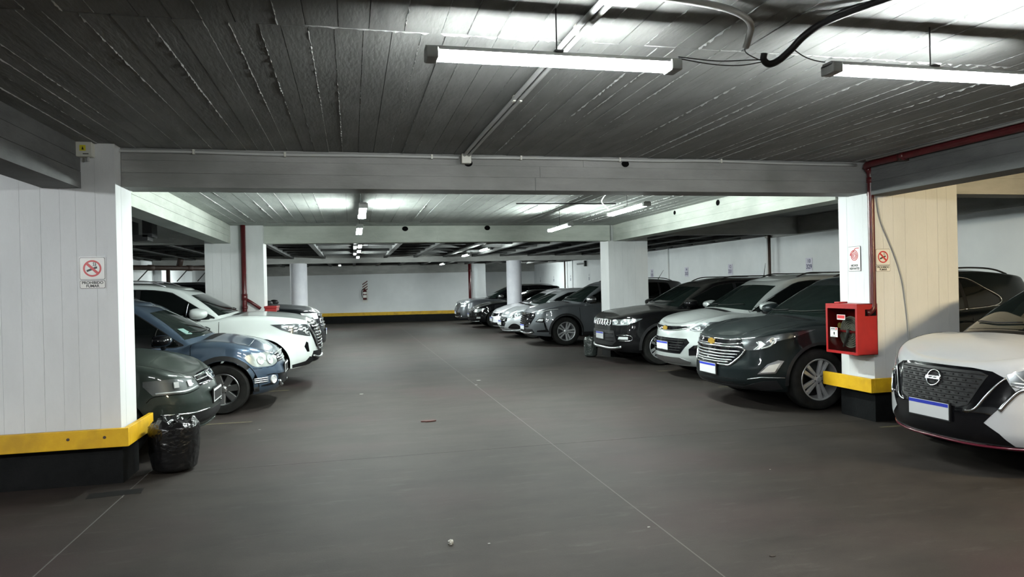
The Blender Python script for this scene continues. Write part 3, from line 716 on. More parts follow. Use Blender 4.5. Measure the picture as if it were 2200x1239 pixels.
        wsx = s.patch('windscreen', bot+topp, ws, 0.003, res=0.06)
        s.wsx = wsx
        ztb = float(s.zr(xt)); rb = [('b', 0.70*hb, float(s.ze(K['xb']))+0.1), ('b', 0.72*ht, ztb-0.08), ('b', -0.72*ht, ztb-0.08), ('b', -0.70*hb, float(s.ze(K['xb']))+0.1)]
        s.patch('rear_window', rb, tint, 0.003, res=0.1)
        # side glass
        ao = K.get('ao', 0.04); A0 = (xa+ao, float(s.ze(xa+ao))+lo); A1 = (xr+K.get('at', 0.26), float(s.zr(xr+0.3))-up)
        D0 = K.get('D0', (xd-0.10, float(s.ze(xd))+lo+0.04)); D1 = K.get('D1', (xt-0.50, float(s.zr(xt-0.5))-up))
        def lowz(x): return float(s.ze(x))+lo
        def upz(x):
            z = float(s.zr(x))-up
            if x < A1[0]: z = min(z, A0[1]+(A1[1]-A0[1])*((x-A0[0])/(A1[0]-A0[0]))**0.9) if x > A0[0] else A0[1]
            if x > D1[0]: z = min(z, D1[1]+(D0[1]-D1[1])*((x-D1[0])/(D0[0]-D1[0]))**1.15)
            return z
        B = B or A1[0]+0.62; Cc = Cc or B+0.95; s.dlo = (A0, A1, D0, D1, lowz, upz); s.BC = (B, Cc)
        win = [('front_side_window', A0[0], B-0.035), ('rear_side_window', B+0.035, Cc-0.03)]
        if quarter and D0[0]-Cc > 0.15: win.append(('quarter_window', Cc+0.03, D0[0]))
        # pillar trim behind the glass, then the panes
        xsn = np.linspace(A0[0]-0.03, D0[0]+0.02, 22)
        for g in (1, -1):
            ring = [('s', x, lowz(x)-0.012) for x in xsn]+[('s', x, max(upz(x)+0.014, lowz(x)-0.008)) for x in xsn[::-1]]
            s.patch('window_surround', ring, M_BLK, 0.0015, sg=g, res=0.07)
        for nm, a, b in win:
            xs_ = np.linspace(a, b, 12); pl = [('s', x, lowz(x)) for x in xs_]+[('s', x, upz(x)) for x in xs_[::-1] if upz(x) > lowz(x)+0.004]
            s.both(nm, pl, tint, off=0.004, res=0.07)
        if frame:
            xs_ = np.linspace(A0[0], D0[0], 14)
            s.tboth('window_trim', [('s', x, lowz(x)-0.014) for x in xs_], 0.007, frame, off=0.004)
        # cowl and wipers
        zz = xc
        s.patch('cowl', [('t', xc+dx, y*hb) for y, dx in ((-0.66, 0.01), (-0.3, -0.05), (0, -0.065), (0.3, -0.05), (0.66, 0.01), (0.66, 0.12), (0.3, 0.08), (0, 0.06), (-0.3, 0.08), (-0.66, 0.12))], M_BLK, 0.002, res=0.08)
        for y0, y1 in ((0.54, 0.02), (-0.02, -0.52)):
            s.trim('wiper', [('f', y0*hb/0.75, zb0+0.03), ('f', (y0+y1)/2*hb/0.75, zb0+0.03), ('f', y1*hb/0.75, zb0+0.045)], 0.007, M_BLK, off=0.014)
    def seams(s, x_door=None, zlow=0.3):
        A0, A1, D0, D1, lowz, upz = s.dlo; B, Cc = s.BC
        xd = x_door or A0[0]-0.12
        for nm, x, lean in (('door_seam', xd, 0.05), ('door_seam', B, 0.0), ('door_seam', Cc, -0.04)):
            zt_ = float(s.ze(x))-0.012
            s.tboth(nm, [('s', x+lean*0.3, zlow+0.12), ('s', x, 0.6), ('s', x-lean*0.2, zt_)], 0.005, M_UNDER, off=-0.0015, sides=4, n=10)
        for x in (B-0.12, Cc-0.10):
            z = float(s.ze(x))-0.13
            s.tboth('door_handle', [('s', x-0.09, z), ('s', x, z+0.004), ('s', x+0.09, z)], 0.012, s.paint, off=0.018, sides=6)
        hx = s.S['cab']['xc']-0.03
        s.tboth('hood_seam', [('t', s.S.get('hood_x', 0.20), s.S['W']*0.32), ('t', 0.36, s.S['W']*0.385), ('t', 0.55, s.S['W']*0.415), ('t', hx*0.8, s.S['W']*0.425), ('t', hx+0.1, s.S['W']*0.42)], 0.0038, M_UNDER, off=-0.0015, sides=4, n=10)
    def mirrors(s, cap=None, x=None, z=None, sc=1.0, stripe=False, sides=(1, -1)):
        A0 = s.dlo[0]; x = x if x is not None else A0[0]+0.20; z = z or A0[1]+0.05
        for sg in sides:
            l, n = s.pt(('s', x+0.02, float(s.ze(x))+0.03), sg)
            y0 = abs(l.y)
            bm = bmesh.new(); bmesh.ops.create_cube(bm, size=1.0)
            bmesh.ops.subdivide_edges(bm, edges=bm.edges, cuts=2, use_grid_fill=True)
            for v in bm.verts:
                p = v.co; r = p.normalized()*0.55; q = p*0.45+r*0.55
                tpx = 1.0-0.35*max(0, -q.x*2); q.z *= tpx
                if q.y > 0: q.z *= 1.0-0.25*q.y*2
                v.co = Vector((q.x*0.22*sc+0.02*q.y, q.y*0.25*sc, q.z*0.165*sc))
            me = bpy.data.meshes.new('side_mirror'); bm.to_mesh(me); bm.free()
            me.materials.append(cap or s.paint); me.polygons.foreach_set('use_smooth', [True]*len(me.polygons))
            o = bpy.data.objects.new('side_mirror', me); C.objects.link(o); o.parent = s.root
            o.location = (x-0.02, sg*(y0+0.16), z+0.03); o.scale = (1, sg, 1)
            md = o.modifiers.new('sub', 'SUBSURF'); md.levels = 1; md.render_levels = 1
            ar = MB(); ar.tube([(0.03, -0.18, -0.10), (0.01, -0.10, -0.075), (0.0, -0.02, -0.05)], [0.035, 0.028, 0.03], 8).build('mirror_base', M_BLK, o, smooth=True)
            MB().box(0.092*sc, 0.099*sc, -0.09*sc, 0.095*sc, -0.06*sc, 0.062*sc).build('mirror_glass', M_GLASS, o)
            if stripe: MB().tube([(-0.03, 0.115, -0.005), (-0.075, 0.06, -0.012), (-0.092, -0.04, -0.015)], 0.008, 6, flat=0.7).build('turn_signal', M_GLOSSB, o, smooth=True)
    def plate(s, z, x=None, blue=True, yy=0.0, tilt=0.0):
        l, n = s.pt(('f', yy, z)); e = MB().box(-0.008, 0, -0.2, 0.2, -0.065, 0.065).build('license_plate', M_PLATEW, s.root, bevel=0.003)
        e.location = (l.x-0.012 if x is None else x, yy, z); e.rotation_euler = (0, tilt, 0)
        if blue: MB().box(-0.0095, -0.007, -0.197, 0.197, 0.035, 0.062).build('plate_band', M_PLATEB, e)
        else: MB().box(-0.0095, -0.007, -0.185, 0.185, -0.05, 0.045).build('plate_field', M_SIGNK, e)
        MB().box(-0.004, 0.012, -0.21, 0.21, -0.075, 0.075).build('plate_holder', M_BLK, e)
        return e
    def arch_trim(s, mat=M_CLAD, wdt=0.055, off=0.012):
        Ra, R = s.Ra, s.R
        for c in s.wx:
            a = np.linspace(-0.12, PI+0.12, 26)
            po = [('s', c+(Ra+wdt)*math.cos(t), max(R+(Ra+wdt)*math.sin(t), 0.24)) for t in a]; pi_ = [('s', c+(Ra+0.004)*math.cos(t), max(R+(Ra+0.006)*math.sin(t), 0.24)) for t in a[::-1]]
            s.both('wheel_arch_trim', po+pi_, mat, off=off, res=0.06)
    def sill(s, z=0.30, mat=M_CLAD):
        a, b = s.wx[0]+s.Ra+0.02, s.wx[1]-s.Ra-0.02
        s.both('sill_trim', [('s', a, 0.25), ('s', b, 0.26), ('s', b, z+0.04), ('s', a, z+0.04)], mat, off=0.012, res=0.1)
    def lamp(s, pts, ang=0.7, bowl=M_LAMPD, cells=(), lens=True, rnd=0, led=None):
        for sg in (1, -1):
            h = s.patch('headlight', pts, bowl, 0.002, ang=ang, sg=sg, res=0.035, rnd=rnd)
            for (p, r) in cells:
                l, n = s.pt(p, sg); m = MB()
                m.lathe([(0, 0.0), (r*0.5, 0.001), (r*0.8, 0.004), (r, 0.010), (r*1.08, 0.010), (r*1.1, 0.0)], 18, 'z')
                o = m.build('projector', M_LED, h, smooth=True, angle=0.5); o.rotation_euler = n.to_track_quat('Z', 'Y').to_euler(); o.location = l+n*0.001
            for q in (led or []):
                s.trim('light_strip', q, 0.009, M_LED, sg=sg, off=0.005, parent=h)
            if lens: s.patch('lens', pts, M_LENS, 0.014, ang=ang, sg=sg, res=0.035, rnd=rnd, parent=h, rim=0.012)
    def chips(s, pts, w_, h_, rows=1, slant=0.25, mat=None):
        for sg in (1, -1):
            for p in pts:
                l, n = s.pt(p, sg); m = MB()
                m.prism([(-w_/2+slant*h_, h_/2), (w_/2+slant*h_, h_/2), (w_/2-slant*h_, -h_/2), (-w_/2-slant*h_, -h_/2)], 0, 0.010, lambda u, v, q: (u, v, q))
                o = m.build('light_chip', mat or M_LED, s.root); o.rotation_euler = n.to_track_quat('Z', 'Y').to_euler(); o.location = l+n*0.004
    def rails(s, mat=M_SATIN, h=0.045, y=0.93, x0=None, x1=None):
        K = s.S['cab']; x0 = x0 or K['xr']+0.35; x1 = x1 or K['xt']-0.35
        for sg in (1, -1):
            P = []
            for i in range(13):
                t = i/12; x = x0+(x1-x0)*t; l, n = s.pt(('t', x, K['ht']*y-0.03), sg)
                P.append((x, l.y, l.z+h*min(1, min(t, 1-t)*9)))
            m = MB().tube([tuple(p) for p in catmull(P, 2)], 0.014, 8, flat=0.8).build('roof_rail', mat, s.root, smooth=True)
    def antenna(s, x, ln=0.22, lean=0.5):
        l, n = s.pt(('t', x, 0.0))
        MB().tube([(l.x, 0, l.z-0.01), (l.x+0.02, 0, l.z+0.03), (l.x+0.02+ln*lean, 0, l.z+0.03+ln)], [0.02, 0.008, 0.004], 6).build('antenna', M_BLK, s.root, smooth=True)
    def tails(s, z0=0.75, z1=1.0, ln=0.35):
        L = s.S['L']; s.both('tail_light', [('s', L-ln, z0+0.1), ('s', L-ln+0.05, z1), ('s', L-0.12, z1), ('s', L-0.09, z0)], M_REDL, off=0.004)
    def disc_emblem(s, z, r, x=None, mat=M_CHROME, y=0.0, bars=()):
        l, n = s.pt(('f', y, z)); e = empty('emblem', tuple(l+n*0.016), 0, s.root); e.rotation_euler = (0, math.asin(max(-1, min(1, n.z))), 0)
        ring = [(0, r*math.cos(a), r*math.sin(a)) for a in np.linspace(0, 2*PI, 25)[:-1]]
        MB().tube(ring, r*0.11, 6, closed=True).build('ring', mat, e, smooth=True)
        for b in bars: MB().tube([(0.0, p[0]*r, p[1]*r) for p in b], r*0.10, 6).build('stroke', mat, e, smooth=True)
        return e
def bowtie(car, z, sc=1.0):
    l, n = car.pt(('f', 0, z))
    P = [(-0.10, 0.0), (-0.085, 0.03), (-0.035, 0.03), (-0.03, 0.045), (0.045, 0.045), (0.037, 0.03), (0.10, 0.03), (0.085, -0.03), (0.035, -0.03), (0.03, -0.045), (-0.045, -0.045), (-0.037, -0.03), (-0.10, -0.03)]
    m = MB(); m.prism([(a*sc, b*sc) for a, b in P[1:]], 0, 0.014, lambda u, v, h: (-h, -u, v)); o = m.build('emblem', M_GOLD, car.root, bevel=0.002)
    o.location = (l.x-0.012, 0, z)
    m2 = MB(); m2.prism([(a*sc*1.12, b*sc*1.2) for a, b in P[1:]], 0, 0.008, lambda u, v, h: (-h, -u, v)); m2.build('emblem_frame', M_CHROME, o)
SIDE = [(0, 0.07), (0.12, 0.02), (0.32, 0.0), (0.55, 0.004), (0.72, 0.018), (0.86, 0.03), (1, 0.06)]
GR, GL = 'cars parked in the right row', 'cars parked in the left row'
def spec(**k): return k
FS = [(0, 0.13), (0.10, 0.05), (0.25, 0.0), (0.45, 0.0), (0.65, 0.03), (0.85, 0.075), (1, 0.12)]
# ---------------------------------------------------------------- dark grey-green crossover, right row
def equinox():
    P = paint('paint_dark_green_grey', (0.007, 0.0105, 0.0115), 0.1, 0.4, 0.06, (0.20, 0.21, 0.20), 0.5)
    c = Car(spec(x=4.41, y=8.12, label='dark grey-green crossover with gold badge and chrome grille, beside the hose cabinet column', group=GR, paint=P,
        L=4.65, W=1.84, ax=0.95, wb=2.725, tyre=0.362, arch=0.41, front=(0.85, 2.35), bump_z=0.70, flare=0.016,
        ze=[(0, 0.865), (0.15, 0.905), (0.5, 0.975), (1.0, 1.03), (1.4, 1.03), (2.8, 1.09), (4.0, 1.15), (4.65, 1.08)],
        crown=[(0, 0), (0.2, 0.025), (0.6, 0.05), (1.15, 0.06), (1.5, 0.05), (2.2, 0), (4.65, 0)],
        F=[(0, 0.16), (0.10, 0.06), (0.22, 0.0), (0.40, 0.0), (0.6, 0.035), (0.8, 0.05), (1, 0.09)], Sd=SIDE, z0=[(0, 0.25), (0.6, 0.23), (4.65, 0.25)],
        cab=dict(xc=1.0, xa=1.30, xr=1.92, xd=4.05, xt=4.42, xb=4.55, hb=0.80, ht=0.61, zr=[(1.9, 1.56), (2.6, 1.635), (3.5, 1.64), (4.42, 1.56)], D1=(3.20, 1.545), D0=(3.70, 1.25))))
    c.glass(B=2.42, Cc=3.16, frame=M_CHROME); c.seams(); c.mirrors(); c.rails(M_BLK); c.tails()
    A0, A1, D0, D1, lowz, upz = c.dlo
    c.tboth('quarter_chrome', [('s', 3.12, upz(3.12)+0.016), ('s', 3.32, upz(3.32)+0.018), ('s', 3.52, upz(3.52)+0.018), ('s', 3.73, 1.252), ('s', 3.60, lowz(3.60)-0.008), ('s', 3.1, lowz(3.1)-0.014)], 0.009, M_CHROME, off=0.005)
    c.wheels('double', 5, 0.245)
    # twin-bar upper grille and the framed main grille
    c.patch('upper_grille', [('f', -0.50, 0.80), ('f', -0.3, 0.77), ('f', 0.3, 0.77), ('f', 0.50, 0.80), ('f', 0.48, 0.832), ('f', 0.3, 0.826), ('f', -0.3, 0.826), ('f', -0.48, 0.832)], M_GLOSSB, 0.004)
    c.trim('grille_bar', [('f', 0, 0.826), ('f', 0.3, 0.828), ('f', 0.5, 0.84)], 0.011, M_CHROME, full=True, off=0.006)
    c.trim('grille_bar', [('f', 0, 0.77), ('f', 0.3, 0.77), ('f', 0.52, 0.79)], 0.011, M_CHROME, full=True, off=0.006)
    G = [('f', -0.55, 0.70), ('f', -0.51, 0.74), ('f', -0.3, 0.735), ('f', 0.3, 0.735), ('f', 0.51, 0.74), ('f', 0.55, 0.70), ('f', 0.42, 0.555), ('f', 0.34, 0.53), ('f', -0.34, 0.53), ('f', -0.42, 0.555)]
    g = c.patch('grille', G, M_GLOSSB, 0.004)
    for z, yy in ((0.69, 0.51), (0.652, 0.48), (0.616, 0.45), (0.58, 0.42), (0.552, 0.37)):
        c.trim('grille_slat', [('f', 0, z), ('f', yy*0.5, z), ('f', yy, z+0.006)], 0.0085, M_SATIN, full=True, off=0.008, parent=g)
    c.trim('grille_frame', [('f', -0.3, 0.743), ('f', 0.0, 0.743), ('f', 0.3, 0.743), ('f', 0.50, 0.748), ('f', 0.565, 0.70), ('f', 0.435, 0.55), ('f', 0.34, 0.522), ('f', 0, 0.52), ('f', -0.34, 0.522), ('f', -0.435, 0.55), ('f', -0.565, 0.70), ('f', -0.50, 0.748)], 0.014, M_CHROME, closed=True, off=0.006)
    bowtie(c, 0.795, 0.85)
    c.lamp([('f', 0.51, 0.84), ('f', 0.57, 0.715), ('f', 0.68, 0.72), ('f', 0.78, 0.76), ('s', 0.45, 0.83), ('s', 0.62, 0.87), ('s', 0.92, 0.955), ('s', 0.5, 0.915), ('f', 0.72, 0.875), ('f', 0.6, 0.855)], 0.75,
           cells=((('f', 0.79, 0.835), 0.036),), led=[[('f', 0.66, 0.725), ('f', 0.70, 0.775), ('f', 0.675, 0.815)], [('f', 0.72, 0.74), ('f', 0.78, 0.775), ('s', 0.42, 0.83)]])
    c.both('light_blade', [('f', 0.655, 0.725), ('f', 0.70, 0.73), ('f', 0.75, 0.79), ('f', 0.71, 0.83), ('f', 0.685, 0.825), ('f', 0.705, 0.785)], M_LED, off=0.010, ang=0.6, res=0.03)
    c.both('fog_bezel', [('f', 0.71, 0.44), ('f', 0.83, 0.455), ('s', 0.50, 0.60), ('s', 0.44, 0.61), ('f', 0.78, 0.56)], M_CHROME, off=0.006, ang=0.6, res=0.03)
    c.both('fog_lamp', [('f', 0.735, 0.46), ('f', 0.825, 0.472), ('s', 0.455, 0.575), ('f', 0.79, 0.548)], M_LED, off=0.012, ang=0.6, res=0.03)
    c.patch('lower_intake', [('f', -0.5, 0.37), ('f', 0.5, 0.37), ('f', 0.58, 0.31), ('f', 0.4, 0.28), ('f', -0.4, 0.28), ('f', -0.58, 0.31)], M_BLK, 0.003)
    c.both('chin_trim', [('f', 0.0, 0.275), ('f', 0.55, 0.285), ('f', 0.75, 0.36), ('s', 0.42, 0.37), ('s', 0.50, 0.27), ('f', 0.6, 0.235), ('f', 0.0, 0.225)], M_CLAD, off=0.008, ang=0.3)
    c.tboth('bumper_line', [('f', 0.62, 0.375), ('f', 0.72, 0.40), ('s', 0.30, 0.405), ('s', 0.5, 0.405)], 0.005, M_SATIN, off=0.006)
    c.arch_trim(M_CLAD, 0.035, 0.008); c.sill(); c.plate(0.46)
    c.tboth('hood_crease', [('t', 0.24, 0.42), ('t', 0.6, 0.52), ('t', 1.15, 0.56)], 0.006, P, off=-0.001)
    return c
equinox()
# ---------------------------------------------------------------- silver-white small crossover
def tracker():
    P = paint('paint_pale_silver', (0.36, 0.385, 0.38), 0.35, 0.35, 0.25, (0.42, 0.43, 0.42))
    c = Car(spec(x=4.95, y=10.62, label='pale silver small crossover with thin gold-badged grille, between the black and the grey-green cars', group=GR, paint=P,
        L=4.25, W=1.776, ax=0.88, wb=2.555, tyre=0.335, arch=0.375, front=(0.8, 2.35), bump_z=0.68,
        ze=[(0, 0.885), (0.12, 0.925), (0.45, 0.99), (0.9, 1.04), (1.25, 1.03), (2.6, 1.07), (3.8, 1.14), (4.25, 1.05)],
        crown=[(0, 0), (0.2, 0.03), (0.5, 0.06), (1.0, 0.07), (1.35, 0.05), (2.0, 0), (4.25, 0)],
        F=[(0, 0.14), (0.12, 0.04), (0.25, 0.0), (0.42, 0.0), (0.62, 0.03), (0.85, 0.06), (1, 0.11)], Sd=SIDE,
        cab=dict(xc=0.84, xa=1.14, xr=1.80, xd=3.75, xt=4.0, xb=4.15, hb=0.775, ht=0.585, zr=[(1.8, 1.575), (2.4, 1.645), (3.2, 1.64), (4.0, 1.56)])))
    c.glass(B=2.45, Cc=3.3); c.seams(); c.mirrors(); c.rails(M_BLK); c.tails(); c.wheels('double', 5, 0.22)
    c.patch('upper_grille', [('f', -0.58, 0.83), ('f', -0.2, 0.775), ('f', 0.2, 0.775), ('f', 0.58, 0.83), ('f', 0.5, 0.845), ('f', 0.2, 0.838), ('f', -0.2, 0.838), ('f', -0.5, 0.845)], M_GLOSSB, 0.004)
    c.trim('grille_bar', [('f', 0, 0.842), ('f', 0.3, 0.845), ('f', 0.56, 0.855)], 0.008, M_SATIN, full=True, off=0.006)
    c.trim('grille_bar', [('f', 0, 0.772), ('f', 0.3, 0.785), ('f', 0.56, 0.825)], 0.008, M_SATIN, full=True, off=0.006)
    bowtie(c, 0.81, 0.8)
    g = c.patch('grille', [('f', -0.55, 0.66), ('f', 0.55, 0.66), ('f', 0.60, 0.60), ('f', 0.46, 0.42), ('f', -0.46, 0.42), ('f', -0.60, 0.60)], M_GLOSSB, 0.004)
    for z in (0.63, 0.59, 0.55, 0.51, 0.47): c.trim('grille_slat', [('f', 0, z), ('f', 0.3, z), ('f', 0.52-(0.63-z)*0.4, z)], 0.008, M_BLK, full=True, off=0.008, parent=g)
    c.lamp([('f', 0.57, 0.80), ('f', 0.66, 0.775), ('f', 0.76, 0.80), ('s', 0.5, 0.855), ('s', 0.66, 0.93), ('s', 0.4, 0.92), ('f', 0.66, 0.865)], 0.7,
           cells=((('f', 0.77, 0.855), 0.036), (('f', 0.69, 0.825), 0.03)), led=[[('f', 0.6, 0.80), ('f', 0.68, 0.785), ('f', 0.77, 0.815), ('s', 0.5, 0.87)]])
    c.both('fog_recess', [('f', 0.60, 0.50), ('f', 0.66, 0.56), ('s', 0.34, 0.58), ('s', 0.42, 0.55), ('f', 0.80, 0.42), ('f', 0.60, 0.40)], M_GLOSSB, off=0.004, ang=0.5)
    c.both('skid_plate', [('f', 0.0, 0.36), ('f', 0.45, 0.36), ('f', 0.60, 0.30), ('f', 0.56, 0.27), ('f', 0.0, 0.27)], M_SATIN, off=0.012)
    c.arch_trim(M_CLAD, 0.04); c.sill(); c.plate(0.53)
    return c
tracker()
# ---------------------------------------------------------------- black SUV with seven-slot grille
def compass():
    P = paint('paint_black', (0.003, 0.003, 0.0035), 0.0, 0.5, 0.13, (0.28, 0.28, 0.26), 0.5)
    c = Car(spec(x=4.76, y=13.05, label='black SUV with a seven-slot chrome grille in front of the right middle column', group=GR, paint=P,
        L=4.40, W=1.82, ax=0.88, wb=2.636, tyre=0.352, arch=0.40, front=(0.62, 2.8), bump_z=0.70,
        ze=[(0, 0.90), (0.10, 0.95), (0.4, 1.00), (0.95, 1.05), (1.3, 1.035), (2.7, 1.07), (3.9, 1.12), (4.4, 1.06)],
        crown=[(0, 0), (0.2, 0.025), (0.5, 0.045), (1.05, 0.06), (1.4, 0.04), (2.1, 0), (4.4, 0)],
        F=[(0, 0.14), (0.12, 0.05), (0.25, 0.0), (0.5, 0.0), (0.7, 0.012), (0.88, 0.03), (1, 0.07)], Sd=SIDE, z0=[(0, 0.27), (0.6, 0.24), (4.4, 0.25)],
        cab=dict(xc=0.98, xa=1.26, xr=1.92, xd=3.85, xt=4.18, xb=4.3, hb=0.79, ht=0.62, zr=[(2.0, 1.56), (2.6, 1.63), (3.4, 1.63), (4.18, 1.55)])))
    c.glass(B=2.55, Cc=3.42); c.seams(); c.mirrors(); c.rails(M_BLK); c.tails(); c.wheels('double', 5, 0.23); c.antenna(3.62, 0.26, 0.15)
    c.patch('grille', [('f', -0.50, 0.87), ('f', 0.50, 0.87), ('f', 0.47, 0.735), ('f', -0.47, 0.735)], M_GLOSSB, 0.003)
    for k in range(-3, 4):
        y = k*0.128
        c.trim('grille_slot', [('f', y-0.045, 0.76), ('f', y-0.052, 0.80), ('f', y-0.045, 0.85), ('f', y+0.045, 0.85), ('f', y+0.052, 0.80), ('f', y+0.045, 0.76)], 0.010, M_CHROME, closed=True, off=0.006)
    c.lamp([('f', 0.49, 0.865), ('f', 0.50, 0.765), ('f', 0.68, 0.755), ('f', 0.80, 0.77), ('s', 0.40, 0.83), ('s', 0.52, 0.885), ('f', 0.78, 0.88)], 0.55, bowl=plain('lamp_bowl_bright', (0.35, 0.37, 0.38), 0.18, 0.8),
           cells=((('f', 0.60, 0.82), 0.04), (('f', 0.73, 0.82), 0.04)), led=[[('f', 0.52, 0.78), ('f', 0.68, 0.772), ('f', 0.80, 0.79), ('s', 0.34, 0.845)]])
    c.patch('lower_grille', [('f', -0.55, 0.66), ('f', 0.55, 0.66), ('f', 0.62, 0.46), ('f', 0.5, 0.38), ('f', -0.5, 0.38), ('f', -0.62, 0.46)], M_BLK, 0.003)
    for z in (0.60, 0.53, 0.46): c.trim('intake_slat', [('f', 0, z), ('f', 0.3, z), ('f', 0.55, z)], 0.008, M_GLOSSB, full=True, off=0.006)
    c.both('fog_lamp', [('f', 0.66, 0.50), ('f', 0.82, 0.50), ('f', 0.82, 0.55), ('f', 0.68, 0.55)], M_LED, off=0.005, ang=0.4, res=0.03)
    c.tboth('fog_trim', [('f', 0.64, 0.575), ('f', 0.80, 0.58), ('s', 0.3, 0.56), ('f', 0.85, 0.48), ('f', 0.68, 0.475)], 0.006, M_CHROME, off=0.005)
    c.trim('chin_chrome', [('f', 0, 0.325), ('f', 0.45, 0.325), ('f', 0.62, 0.34), ('f', 0.72, 0.36)], 0.022, M_SATIN, full=True, off=0.006, flat=1.2)
    c.arch_trim(M_CLAD, 0.05); c.sill(); c.plate(0.55)
    o = text_obj('emblem', 'Jeep', 0.045, M_CHROME, c.root, 0.002, 0.003)
    l, n = c.pt(('t', 0.13, 0)); o.location = (l.x-0.03, 0, l.z+0.004); o.rotation_euler = (0.55, 0, -PI/2)
    return c
compass()
# ---------------------------------------------------------------- grey SUV with sparkling grille
def territory():
    P = paint('paint_grey', (0.10, 0.108, 0.118), 0.35, 0.35, 0.15, (0.22, 0.22, 0.22))
    c = Car(spec(x=4.40, y=18.02, label='grey SUV with a glittering studded grille, left of the right middle column', group=GR, paint=P, q=0.85,
        L=4.63, W=1.90, ax=0.92, wb=2.726, tyre=0.362, arch=0.41, front=(0.75, 2.5), bump_z=0.70,
        ze=[(0, 0.86), (0.12, 0.92), (0.45, 0.99), (1.05, 1.06), (1.4, 1.05), (2.8, 1.09), (4.0, 1.15), (4.63, 1.08)],
        crown=[(0, 0), (0.2, 0.025), (0.5, 0.05), (1.1, 0.06), (1.5, 0.04), (2.2, 0), (4.63, 0)], F=FS, Sd=SIDE, z0=[(0, 0.28), (0.6, 0.24), (4.63, 0.26)],
        cab=dict(xc=1.06, xa=1.38, xr=2.0, xd=4.05, xt=4.40, xb=4.5, hb=0.82, ht=0.62, zr=[(2.0, 1.60), (2.7, 1.675), (3.5, 1.675), (4.4, 1.60)])))
    c.glass(B=2.7, Cc=3.6); c.seams(); c.mirrors(M_SATIN); c.rails(M_BLK); c.tails(); c.wheels('double', 5, 0.24); c.antenna(3.9, 0.22, 0.7)
    g = c.patch('grille', [('f', -0.60, 0.84), ('f', 0.60, 0.84), ('f', 0.64, 0.76), ('f', 0.52, 0.53), ('f', 0.40, 0.47), ('f', -0.40, 0.47), ('f', -0.52, 0.53), ('f', -0.64, 0.76)], M_GLOSSB, 0.003)
    for r in range(7):
        z = 0.81-r*0.05; hw_ = 0.60-max(0, r-1)*0.025
        for k in range(-6, 7):
            y = (k+(0.5 if r % 2 else 0))*0.094
            if abs(y) > hw_-0.03: continue
            l, n = c.pt(('f', y, z)); m = MB(); m.prism([(-0.034, 0), (0, 0.017), (0.034, 0), (0, -0.017)], 0, 0.012, lambda u, v, h: (-h, u, v))
            o = m.build('grille_stud', M_CHROME, g); o.location = l+n*0.004
    c.lamp([('f', 0.62, 0.83), ('f', 0.75, 0.835), ('s', 0.55, 0.905), ('s', 0.85, 0.945), ('s', 0.5, 0.945), ('f', 0.74, 0.885)], 0.7, lens=False, led=[[('f', 0.66, 0.86), ('f', 0.78, 0.87), ('s', 0.5, 0.92), ('s', 0.72, 0.935)]])
    c.both('lamp_cluster', [('f', 0.68, 0.62), ('f', 0.76, 0.71), ('s', 0.36, 0.71), ('s', 0.42, 0.45), ('s', 0.47, 0.36), ('f', 0.72, 0.36), ('f', 0.74, 0.40), ('s', 0.38, 0.42), ('s', 0.34, 0.60)], M_GLOSSB, off=0.005, ang=0.6, res=0.035)
    c.both('main_beam', [('f', 0.72, 0.635), ('f', 0.77, 0.69), ('f', 0.84, 0.69), ('f', 0.84, 0.64)], M_LED, off=0.012, ang=0.5, res=0.03)
    c.patch('lower_intake', [('f', -0.6, 0.43), ('f', 0.6, 0.43), ('f', 0.66, 0.34), ('f', -0.66, 0.34)], M_BLK, 0.003)
    c.trim('skid_plate', [('f', 0, 0.325), ('f', 0.4, 0.325), ('f', 0.60, 0.35)], 0.024, M_CHROME, full=True, off=0.006)
    c.arch_trim(M_CLAD, 0.05); c.sill(); c.plate(0.47)
    return c
territory()
